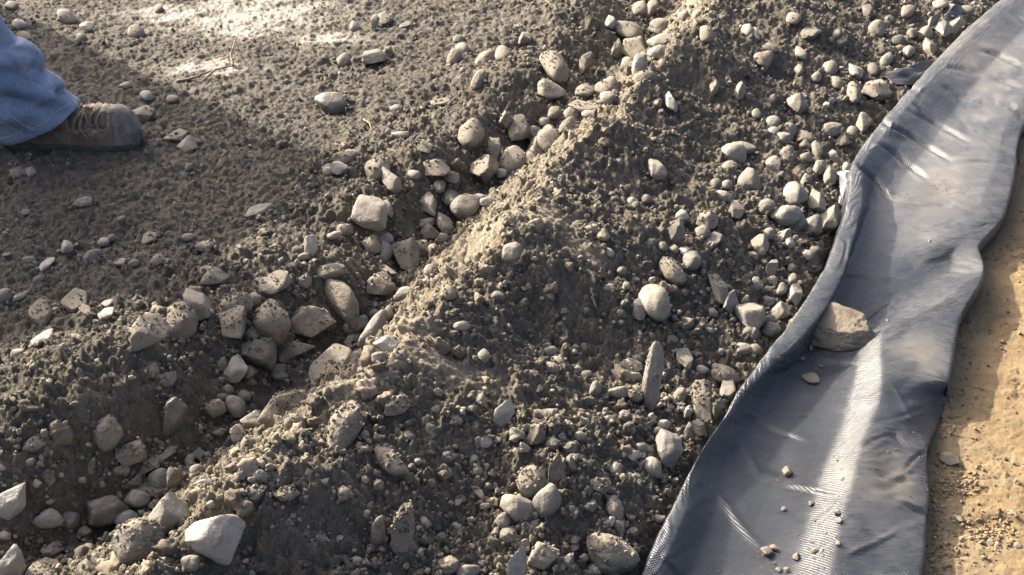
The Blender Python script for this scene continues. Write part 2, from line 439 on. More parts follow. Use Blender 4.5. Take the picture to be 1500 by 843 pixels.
def profile(x, y):
    s = x * DS[0] + y * DS[1]; t = x * DT[0] + y * DT[1]
    tb = interp_ext(s, *BANK); tv = interp_ext(s, *VALLEY); tc = interp_ext(s, *CREST); tl = interp_ext(s, *LIP); tr = interp_ext(s, *RIGHT)
    wob = .040 * noise2(s * 5.5, t * 0, 3) + .012 * noise2(s * 14, t * 0, 4)
    tb = np.minimum(tb + .02 * noise2(s * 4, t * 0, 5), tv - .06)
    tc = np.clip(tc + wob, tv + .08, tl - .18)
    K = [tb - .38, tb, tv, tc, tl - .03, tl + .03]
    hb = .022 + .018 * noise2(s * 3.1, s * 0 + 2., 8); hc = .088 + .038 * noise2(s * 4.7, s * 0 + 5., 9) + .010 * noise2(s * 15, s * 0 + 5., 10)
    Zk = [np.zeros_like(s), hb, -.052 + .014 * noise2(s * 4.4, s * 0 + 7., 12), hc, np.full_like(s, -.070), np.full_like(s, Z_SAND - .014)]
    z = np.where(t < K[0], 0.0, 0.0)
    for i in range(5):
        w = np.clip((t - K[i]) / np.maximum(K[i + 1] - K[i], 1e-4), 0, 1)
        k = .35 if i in (2, 3) else .75
        e = (1 - k) * w + k * w * w * (3 - 2 * w)
        if i == 3: e = w ** .92
        z = np.where((t >= K[i]) & (t < K[i + 1]), Zk[i] + (Zk[i + 1] - Zk[i]) * e, z)
    z = np.where(t >= K[5], Z_SAND - .014 + .010 * sstep(-.03, .01, t - tr), z)
    return z, s, t, tb, tv, tc, tl, tr

def compact_at(x, y):
    c = np.zeros_like(x)
    n = fbm(x * 9, y * 14, 71, 4, .6)
    for (p, rx, ry) in CW:
        d = ((x - p[0]) / rx) ** 2 + ((y - p[1]) / ry) ** 2
        c = np.maximum(c, np.exp(-d * .9))
    return np.clip(c * 1.25 + n * .55 * sstep(.08, .4, c), 0, 1)

SOCKETS = []             # (x, y, radius): where a stone sits the soil is pressed smooth
MOATS = []
def moat(x, y):
    return sockets(x, y, MOATS)
def sockets(x, y, lst=None):
    out = np.zeros_like(x)
    lst = SOCKETS if lst is None else lst
    if not lst: return out
    S = np.array(lst); o = np.argsort(S[:, 1]); S = S[o]
    yo = np.argsort(y, kind='stable'); ys_ = y[yo]
    for row in S:
        cx, cy, r = row[:3]; amp = .85 if len(row) < 4 else row[3]
        a, b = np.searchsorted(ys_, (cy - 1.6 * r, cy + 1.6 * r))
        if b <= a: continue
        k = yo[a:b]; k = k[np.abs(x[k] - cx) < 1.6 * r]
        out[k] = np.maximum(out[k], amp * np.exp(-(((x[k] - cx) ** 2 + (y[k] - cy) ** 2) / (r * r)) ** 2))
    return out
def patchiness(x, y):
    return sstep(-.22, .30, fbm(x * 5.5, y * 5.5, 101, 3))
def H(x, y, detail=True, want=False):
    x = np.asarray(x, float); y = np.asarray(y, float)
    z, s, t, tb, tv, tc, tl, tr = profile(x, y)
    for p, r, h in MW:
        z = z + 1.5 * h * np.exp(-((x - p[0]) ** 2 + (y - p[1]) ** 2) / (r * r))
    under = sstep(-.01, .02, t - tl)
    z = np.where(under > .99, np.where(t > tr - .02, z, Z_SAND - .014), z)
    flat = 1 - sstep(-.34, -.05, t - tb)
    sand = sstep(-.03, 0, t - tr)
    rub = (1 - under)
    comp = compact_at(x, y) * flat
    far = 1 - sstep(12, 25, np.hypot(x, y))
    lo = .020 * fbm(x * 3.2, y * 3.2, 11, 3) * (1 - .65 * flat) * rub
    z = z + lo * far + .0025 * fbm(x * 6, y * 6, 21, 3) * sand * far
    if MOATS: z = z - moat(x, y)
    if detail:
        a = rub * (1 - .42 * flat) * far
        wx = x + .012 * noise2(x * 30, y * 30, 31); wy = y + .012 * noise2(x * 30, y * 30, 33)
        d = .011 * fbm(x * 13, y * 13, 41, 3, .55) * a
        rg = 1 - np.abs(noise2(x * 22, y * 30, 43)) * 2
        d = d + .003 * rg * a
        d1 = domes(wx, wy, .062, 51, .34, .16, .50); d2 = domes(wx, wy, .030, 61, .50, .18, .50)
        d3 = domes(x + .005 * noise2(x * 90, y * 90, 37), y, .0145, 81, .65, .2, .5); d4 = domes(x, y, .008, 91, .7, .25, .5)
        patch = np.maximum(.42 + .58 * patchiness(x, y), .95 * np.exp(-((t - tc + .03) / .09) ** 2))
        d = d + a * patch * ((.50 - .40 * flat) * d1 + (.55 - .35 * flat) * d2 - .0045) + a * (.6 + .4 * patch) * (.75 * d3 + .8 * d4 - .0022)
        d = d + a * .0078 * fbm(x * 62, y * 62, 111, 5, .72)
        # trampled flat: low plates and shallow prints
        pl = fbm(x * 17, y * 26, 121, 4, .6)
        d = d + flat * rub * far * (.0030 * np.tanh(pl * 2.0) + .0030 * fbm(x * 55, y * 80, 123, 3, .7))
        d = d * (1 - .4 * comp) * (1 - sockets(x, y)) * (1 - .62 * ledge(x, y))
        # sand: scuffs, lumps near the tarp
        near = np.exp(-np.maximum(t - tr, 0) / .07)
        cl = sstep(.05, .4, noise2(x * 7, y * 7, 131)) * .55
        ds = .0016 * fbm(x * 24, y * 34, 141, 4, .65) - .004 * sstep(.25, .6, noise2(x * 9 + 4, y * 15, 145)) + (.25 * near + cl * .5) * domes(wx, wy, .013, 151, .45, .2, .5) + .0009 * fbm(x * 150, y * 150, 155, 2)
        crack = np.maximum(0, 1 - np.abs(noise2(x * 11 + noise2(x * 30, y * 30, 7), y * 19, 161)) * 14) * sstep(.1, .3, noise2(x * 5, y * 5, 163))
        d = d + sand * far * (ds - .0060 * crack)
        z = z + d
    if want:
        dry = np.clip(.24 * sstep(-.01, .06, t - tv) * sstep(.07, -.02, t - tc) + .16 * comp + .22 * ledge(x, y) + .04 * (1 - flat) - .07 * flat * (1 - comp) * sstep(3.0, 2.5, y) - .03 * flat * (1 - comp) * sstep(2.7, 3.2, y), -.2, .3)  # lighter on crest face, ledges and compact patch also paints sunlight and glare
        dirt = np.exp(-np.maximum(t - tr, 0) / .05) * .55 + .35 * sstep(.2, .6, fbm(x * 8, y * 8, 171, 3))
        return z, dict(s=s, t=t, tb=tb, tv=tv, tc=tc, tl=tl, tr=tr, flat=flat, comp=comp, dry=dry, dirt=dirt)
    return z

def hit(px, py, lift=0.0):
    """point of the terrain (raised by lift) seen at a photograph pixel"""
    px = np.atleast_1d(np.asarray(px, float)); py = np.atleast_1d(np.asarray(py, float)); lift = np.broadcast_to(lift, px.shape)
    r = ray(px, py); r /= r[:, 1:2]
    ys = np.concatenate([np.arange(.85, 5.2, .006)])
    P = np.array([0, 0, HC]) + r[:, None, :] * ys[None, :, None]
    h = H(P[..., 0].ravel(), P[..., 1].ravel(), False).reshape(P.shape[:2])
    below = P[..., 2] < h + lift[:, None]
    i = np.argmax(below, 1)
    return P[np.arange(len(px)), i], FPX / (P[np.arange(len(px)), i, 1] * CP - (P[np.arange(len(px)), i, 2] - HC) * SP)

# ------------------------------------------------------------------ stones one can tell apart
# x y long short tilt kind(r rounded, a angular, s slab, e long cobble) tone dirt(0-9) [u = standing up] | label ; handle
KEYS = '''
543 314 56 50 -35 a p 2|big pale five-sided stone with a dirty top, beside the ditch above the square block;the big pale five-sided stone
594 373 44 46 0 a d 4|square dark grey block wedged at the edge of the ditch;the square dark block
563 370 30 21 55 r g 1|smooth grey egg-shaped pebble touching the left side of the square dark block;the grey egg pebble
546 358 25 27 0 r d 7|dirt-caked round stone just under the big pale five-sided stone;the dirt-caked round stone
455 360 34 21 80 a w 0 u|whitish upright chunk standing alone on the flat dark soil;the whitish upright chunk
499 436 80 36 -48 e b 3|long smooth brown cobble sloping down into the ditch;the long brown cobble
549 484 66 25 44 e g 1|long finger-shaped grey cobble leaning up out of the ditch;the finger-shaped cobble
521 475 38 23 20 r g 1|smooth oval grey pebble between the long brown cobble and the finger-shaped one;the oval pebble
516 493 34 15 32 s d 2|thin dark slab tucked behind the lower end of the finger-shaped cobble;the tucked dark slab
566 507 38 24 5 a w 0|whitish angular chip lying beside the finger-shaped cobble;the whitish angular chip
594 430 36 18 12 r g 2|flat oval grey stone half sunk at the ditch edge above the small pale pebbles;the half-sunk oval
559 416 42 36 -10 a d 6|dirt-covered dark angular stone below the square dark block;the dirt-covered wedge
561 393 42 12 -28 s b 4|thin brown slab edge poking out just below the square dark block;the thin brown slab edge
396 470 58 58 0 r b 6|big round soil-topped boulder at the head of the left hollow;the round soil-topped boulder
456 474 74 48 -5 a d 4|large dark shaded block between the round boulder and the long brown cobble;the large dark shaded block
342 476 40 48 0 a b 6|soil-caked angular stone just left of the round soil-topped boulder;the soil-caked angular stone
345 446 50 30 10 r b 9|low soil-covered lump behind the soil-caked angular stone;the soil-covered lump
289 446 54 36 -50 a p 3|pale wedge-shaped slab leaning with its flat face turned to the right;the pale leaning wedge
219 488 62 40 10 a g 5|wide angular rock with a blue-grey lower face and crumbs on top;the blue-grey faced rock
266 468 46 52 0 r b 8|rounded rock buried under soil behind the blue-grey faced rock;the soil-buried rock
483 534 72 38 26 s p 4|tilted flat-topped slab catching the sun in the middle of the ditch;the sunlit flat slab
344 543 36 33 20 a w 2|bright white angular stone beside a dark hollow;the bright white stone
367 546 22 22 0 a d 2|small dark angular stone touching the right side of the bright white stone;the dark angular neighbour
419 594 78 52 48 a b 6|large tilted dark slab-sided rock rising at the right of the ditch;the tilted slab-sided rock
432 621 32 34 0 r p 5|pale blunt stone sitting at the foot of the tilted slab-sided rock;the pale blunt stone
504 630 88 46 62 e b 6|long rough soil-crusted boulder lying down the berm face;the long crusted boulder
572 678 64 30 -45 e b 5|long rounded stone pointing downhill to the right below the long crusted boulder;the downhill pointing stone
582 597 38 26 -5 a b 8|crumb-covered flat stone on the crest of the berm near the long crusted boulder;the crumb-covered flat stone
315 599 33 24 0 r b 6|soil-topped oval pebble on the left of the pebble cluster in the ditch;the soil-topped oval pebble
346 595 28 34 0 r g 3|rounded grey pebble in the ditch cluster right of the soil-topped oval one;the rounded cluster pebble
369 617 34 28 0 a p 2|broken pebble with a flat pale top in the ditch cluster;the flat-topped broken pebble
351 639 30 33 30 a b 5|rough brown angular stone in front of the flat-topped broken pebble;the rough brown angular stone
257 610 60 34 75 a d 4 u|dark angular slab standing upright in loose soil;the upright dark slab
158 636 44 38 60 r b 6|brown rounded rock bulging out of the left soil bank;the bulging brown rock
49 652 36 22 10 r g 5|dark grey stone peeping from under a soil lip at the left edge;the peeping stone
191 664 44 34 0 a d 6|dark blocky rock under the bulging brown rock;the dark blocky rock
221 681 50 15 25 s b 5|thin tilted brown slab lying in the lower ditch;the thin tilted slab
233 703 33 27 0 r p 2|smooth pale pebble above the pair of sunlit slabs in the lower ditch;the smooth pale pebble
218 716 62 20 -20 s p 4|flat sunlit slab resting on a pale pebble in the lower ditch;the flat sunlit slab
201 731 37 25 0 r p 1|pale glossy pebble under the flat sunlit slab;the pebble under the slab
159 752 48 64 60 a d 3 u|big dark angular rock standing in the shade of the lower ditch;the big dark standing rock
70 762 42 28 0 r p 2|pale oval pebble half buried at lower left;the pale oval pebble
104 763 28 25 0 r d 1|dark round pebble touching the right of the pale oval pebble;the dark round pebble
186 761 36 28 10 r g 1|smooth grey pebble squeezed between the dark standing rock and the big round dark boulder;the squeezed pebble
203 793 74 66 10 r d 5|big round dark boulder in the lower ditch with one pale slab behind;the big round dark boulder
247 755 70 46 38 a w 3|pale white slab tilted against the big round dark boulder;the pale tilted slab
312 786 84 66 -25 a w 2|biggest white block with ribbed broken face at lower left of the berm;the biggest white block
18 734 56 38 55 a w 1 u|pale angular shard cut by the left edge of the picture;the pale left-edge shard
16 826 50 38 80 a w 1 u|pale upright slab in the bottom left corner;the corner slab
64 833 52 26 -5 s p 4|flat pale slab lying beside the bottom left corner slab;the flat corner slab
131 832 30 26 20 a p 4|crumbly pale stone at the bottom edge right of the flat corner slab;the crumbly pale stone
280 826 28 24 0 r g 3|rounded grey stone in the shade beneath the biggest white block;the pebble beneath the white block
590 778 80 34 72 s p 6 u|curved pale slab standing on edge with crumbs clinging to it;the curved standing slab
555 776 38 23 80 r d 4 u|dark oval stone just left of the curved standing slab;the dark oval stone
738 604 42 28 65 a w 3 u|pale pointed stone standing on the near slope;the pale pointed stone
779 705 44 44 0 r p 6|dirt-topped round boulder above the trio of cobbles low on the slope;the dirt-topped round boulder
757 744 54 38 -22 r p 3|speckled oval cobble on the left of the low trio;the speckled oval cobble
802 736 52 38 58 r g 2 u|grey egg-shaped cobble on the right of the low trio;the grey egg cobble
737 763 22 22 0 r b 3|small round brown pebble below the speckled oval cobble;the round brown pebble
792 814 48 42 40 a p 4|pale squarish block with a dirty top near the bottom edge;the pale squarish block
757 827 50 30 78 a w 2 u|pale upright stone at the bottom edge left of the pale squarish block;the pale upright bottom stone
769 796 23 18 50 a p 3|small pale angular stone topping the pale squarish block;the small topping stone
895 812 86 54 -15 r d 4|large smooth dark boulder half buried at the bottom edge near the tarp;the large smooth dark boulder
978 657 50 46 70 a g 2|big rough grey rock half buried near the tarp;the big rough grey rock
957 686 34 24 -52 r p 3|oblong pale pebble in front of the big rough grey rock;the oblong pale pebble
901 746 38 26 -70 r g 4|grey rounded stone sunk in the lower slope;the sunk grey stone
879 711 34 23 -10 a b 7|soil-covered stone above the sunk grey stone;the soil-covered slope stone
817 689 52 28 80 s d 5 u|dark slab edge standing in the slope above the grey egg cobble;the standing slab edge
956 553 106 28 86 e w 4 u|long pale pillar-shaped stone standing upright on the slope;the pale pillar stone
931 577 28 24 0 r b 7|soil-capped stone touching the left foot of the pale pillar stone;the soil-capped stone
923 538 38 22 -5 a p 5|crumbly flat-topped stone just left of the pale pillar stone;the crumbly flat-topped stone
924 552 34 14 0 r p 2|low pale pebble between the pillar and the slope, under the crumbly flat-topped stone;the low pale pebble
1002 524 36 22 -55 s g 3|flat grey slab right of the pale pillar stone;the flat grey slab
959 444 54 40 -62 r p 2|big smooth white cobble in the middle of the slope;the big white cobble
934 454 30 20 -60 a p 2|pale angular stone touching the left of the big white cobble;the pale angular neighbour
986 398 48 28 -35 r b 6|long soil-backed stone behind the big white cobble;the soil-backed stone
750 371 34 27 42 r b 2|brown rounded pebble alone on top of the berm crest;the brown crest pebble
631 396 22 17 5 r p 2|small pale oval pebble in the ditch right of the square dark block;the small pale oval pebble
676 479 26 14 0 r g 3|pale oblong pebble stuck in the berm face below the crest;the oblong crest pebble
1052 420 52 22 -62 a p 6|rough crusted stone leaning above a grey angular block;the rough leaning stone
1069 441 34 27 70 a g 1|grey angular block under the rough leaning stone;the grey angular block
1100 461 46 38 -40 a p 2|pale faceted block near the foot of the slope by the tarp;the pale faceted block
1014 380 28 28 0 r g 2|rounded grey stone in a knot of small pebbles high on the slope;the knot stone
992 342 34 25 80 a g 2 u|blunt upright grey stone on the upper slope;the blunt upright stone
1044 353 34 18 30 s g 1|flat grey shard lying loose on the upper slope;the flat grey shard
1036 323 32 28 0 a b 7|soil-caked stone behind the flat grey shard;the soil-caked upper stone
962 249 34 24 -42 a w 2|pale angular stone on the bare upper berm face;the pale berm-face stone
982 149 28 18 -52 a w 0|pale triangular shard stuck in the berm below its far crest;the pale triangular shard
1151 314 46 25 5 r p 1|smooth oval pale cobble nearest the standing tarp lip;the oval pale cobble
1165 284 37 31 -15 r p 2|round flat pale cobble behind the smooth oval one;the round flat cobble
1195 298 36 22 -38 a p 2|pale angular block leaning between the flat cobble and the tarp;the leaning pale block
1217 321 34 30 10 a p 3|squarish pale block beside the tarp lip;the squarish tarp-side block
1191 331 28 22 0 a g 2|grey angular stone in front of the leaning pale block;the grey front stone
1168 328 30 18 10 a p 3|flat pale stone just under the smooth oval pale cobble;the flat under-cobble stone
1098 263 34 30 0 r g 3|round grey cobble in the middle of the far pebble field;the round field cobble
1075 224 38 25 -10 r p 3|long pale cobble lying across the far slope;the long far cobble
1113 360 27 26 0 a p 3|pale rough stone above the narrow upright one;the pale rough stone
1150 347 28 17 58 a p 2 u|narrow pale stone standing askew near the oval pale cobble;the narrow askew stone
1105 465 44 30 70 a g 3|grey rounded block at the slope foot under the pale faceted block;the slope-foot block
1143 456 30 24 -15 a p 2|pale triangular stone touching the tarp lip;the lip-side triangle
1130 484 29 20 10 r p 2|pale oval pebble tucked under the tarp lip;the tucked pale pebble
1165 431 28 24 60 a w 2|whitish block beside the tarp lip above the lip-side triangle;the whitish lip block
1062 549 46 28 -15 r b 4|brown boulder half hidden by the tarp edge;the brown half-hidden boulder
1067 568 32 24 70 s p 1|pale flat chip against the tarp edge below the brown half-hidden boulder;the pale edge chip
1029 590 58 30 -75 a b 8|soil-crusted oblong rock beside the tarp edge;the crusted oblong rock
1025 628 30 19 -50 a g 3|grey stone at the foot of the crusted oblong rock;the grey foot stone
751 237 42 35 10 r p 3|speckled oval boulder in front of the tall pale rock in the ditch;the speckled oval boulder
785 224 32 35 0 a b 3|brown blocky stone between the speckled oval boulder and the dark rounded one;the brown blocky stone
808 204 44 36 -15 r d 2|dark rounded boulder in the shade of the berm crest;the dark rounded boulder
761 188 36 34 10 a p 3|tall pale squarish rock at the top of the ditch group;the tall pale rock
783 199 30 22 0 a p 3|pale lower shoulder stone leaning on the tall pale rock;the shoulder stone
710 244 44 36 35 a d 2|dark angular boulder left of the speckled oval boulder;the dark angular boulder
725 219 32 24 60 a g 3|grey stone behind the dark angular boulder;the grey back stone
690 199 40 38 0 r d 3|round dark boulder set in the bank on the far left of the ditch;the round dark bank boulder
741 176 28 22 80 a d 3 u|dark standing stone behind the tall pale rock;the dark standing stone
813 97 52 32 -52 r b 7|big soil-backed boulder in the far bank;the far soil-backed boulder
808 131 42 24 10 a p 3|pale angular slab below the far soil-backed boulder;the pale angular slab
859 94 38 24 75 a d 3 u|dark triangular shard standing in the far ditch;the dark triangular shard
937 98 40 23 80 r w 1 u|pale disc-shaped stone standing on edge in the far ditch;the pale standing disc
929 71 38 30 -10 a b 4|brown boulder behind the pale standing disc;the brown far boulder
904 71 30 17 78 a p 4 u|narrow pale upright stone left of the brown far boulder;the narrow far upright
918 48 48 24 -10 r d 2|long dark oval boulder across the far ditch;the long dark oval boulder
969 61 44 19 10 r g 3|flat oval grey boulder right of the brown far boulder;the flat far oval
964 77 32 16 8 r p 2|pale oval stone under the flat far oval boulder;the pale far oval
937 14 24 20 0 r d 2|round dark stone near the top edge in the far ditch;the top-edge round stone
889 127 36 22 5 r b 4|brown rounded stone in the shaded far ditch above the small pale round pebble;the brown shaded stone
891 145 25 19 5 r p 1|small pale round pebble in the shaded far ditch;the pale far pebble
853 156 42 16 -8 s g 3|flat grey slab on the ditch floor below the far shaded stones;the ditch-floor slab
682 305 46 32 0 r d 3|dark oval boulder on the ditch floor behind the pale sandy berm toe;the dark floor boulder
651 328 32 22 -50 r b 2|oval brown pebble leaning left of the dark floor boulder;the oval leaning pebble
629 303 34 24 -60 a d 3|dark flat stone left of the dark floor boulder;the dark flat stone
639 247 42 28 -8 a d 6|dark angular boulder in the bank behind the ditch pebbles;the dark bank boulder
553 246 38 32 0 r b 7|soil-covered round boulder on the lip of the flat ground;the soil-covered lip boulder
571 264 38 22 -40 a p 2|pale angular stone just in front of the soil-covered lip boulder;the pale lip stone
498 247 28 19 -15 a w 1|small angular stone with a white face on the flat dark ground;the white-faced stone
509 231 46 18 5 r d 5|low dark slab lying behind the white-faced stone;the low dark slab
484 152 46 24 -5 r d 2|dark oval stone half sunk where the bright ground begins;the dark half-sunk oval
378 308 42 15 18 s d 1|dark blue-grey flat stone lying on the left flat ground;the dark flat blade
737 81 25 20 5 r g 2|round grey pebble right of the tilted oval on the far flat;the far round pebble
712 86 36 19 28 r g 2|tilted oval grey cobble on the far flat;the tilted far oval
702 117 32 20 55 r d 3|dark egg-shaped stone below the tilted far oval;the dark egg stone
666 83 28 17 40 r g 2|small leaning oval stone left of the tilted far oval;the small leaning oval
770 56 20 19 60 a g 2|pointed grey stone alone on the far bank;the pointed grey stone
563 29 24 18 20 a d 4|dark broken clod of rock near the top edge;the dark broken rock
549 33 24 12 75 a w 1 u|pale standing shard touching the dark broken rock near the top edge;the pale broken shard
549 86 38 20 0 a b 3|dark flat angular stone on the bright far ground;the dark far plate
212 168 34 20 12 a p 4|pale angular stone just behind the toe of the boot;the stone behind the boot toe
274 213 30 17 5 a g 2|blue-grey low stone right of the boot toe;the low blue-grey stone
98 363 20 16 60 r w 2|pale oval pebble on the left flat ground;the pale flat-ground pebble
136 377 29 20 12 r d 2|dark rounded pebble right of the pale flat-ground pebble;the dark flat-ground pebble
151 355 18 12 5 r g 2|small grey pebble behind the dark flat-ground pebble;the small grey flat-ground pebble
68 387 30 10 26 s w 0|white sliver of stone on the left flat ground;the white sliver
113 441 38 32 30 s b 4|brown flat plate of stone set flush in the left ground;the brown flush plate
61 455 42 30 55 s b 5|brown tilted plate of stone near the left edge;the brown tilted plate
156 460 26 14 22 s w 1|thin pale flake right of the brown flush plate;the thin pale flake
63 496 38 15 24 s w 1|flat whitish flake near the left edge;the flat whitish flake
403 416 52 28 15 s d 4|dark triangular slab lying flush in front of the long brown cobble;the dark flush slab
486 398 46 17 8 r b 5|brown flat stone behind the top end of the long brown cobble;the brown flat stone
314 408 42 22 5 a d 4|dark low slab in the left ground behind the pale leaning wedge;the dark low slab
433 510 58 28 15 a d 4|dark angular rock in the hollow behind the sunlit flat slab;the dark hollow rock
375 515 60 40 -10 a d 5|large dark soil-smeared rock in the hollow above the bright white stone;the large hollow rock
1286 130 42 30 -10 a p 4|broad pale crusted rock near the loose black liner;the broad crusted rock
1254 104 28 17 -35 a w 1|pale angular stone left of the loose black liner;the pale liner-side stone
1166 152 32 22 -10 a g 2|bluish grey angular stone on the far slope;the bluish grey stone
1284 42 24 22 0 r b 4|round brown stone on the far right slope;the round far-right stone
1382 41 28 21 -35 a g 1|grey wedge beside the far end of the tarp;the grey far wedge
1404 35 24 17 25 a p 1|pale block right of the grey far wedge;the pale far block
1367 31 24 14 75 a p 3 u|pale upright stone left of the grey far wedge;the far upright stone
1362 68 30 20 -55 a p 3|yellowish oblong stone close to the far tarp edge;the yellowish stone
1271 17 18 15 0 r w 1|pale squarish stone near the top edge on the far right slope;the top-edge squarish stone
1188 47 30 17 15 s g 3|grey slab with a lit rim on the far slope;the lit-rim slab
1251 136 30 20 -70 r p 4|pale lumpy stone left of the broad crusted rock;the pale lumpy stone
1117 87 28 20 -10 r p 5|rounded soil-dusted stone on the far berm face;the dusted far stone
1264 180 26 22 60 a p 4|rough pale stone near the upper left edge of the tarp;the rough tarp-side stone
1218 190 30 17 12 r p 4|pale oval stone in the far pebble field near the tarp;the pale field oval
1133 242 26 18 -50 a p 2|pale wedge in the far pebble field;the pale field wedge
1225 232 28 18 -30 a p 3|oblong pale stone just above the small pale stone at the tarp corner;the oblong corner stone
1216 260 28 22 60 a b 3|brown angular stone beside the white plastic scrap;the scrap-side stone
1240 248 17 14 80 r p 2|small pale stone against the tarp corner;the tarp-corner pebble
'''
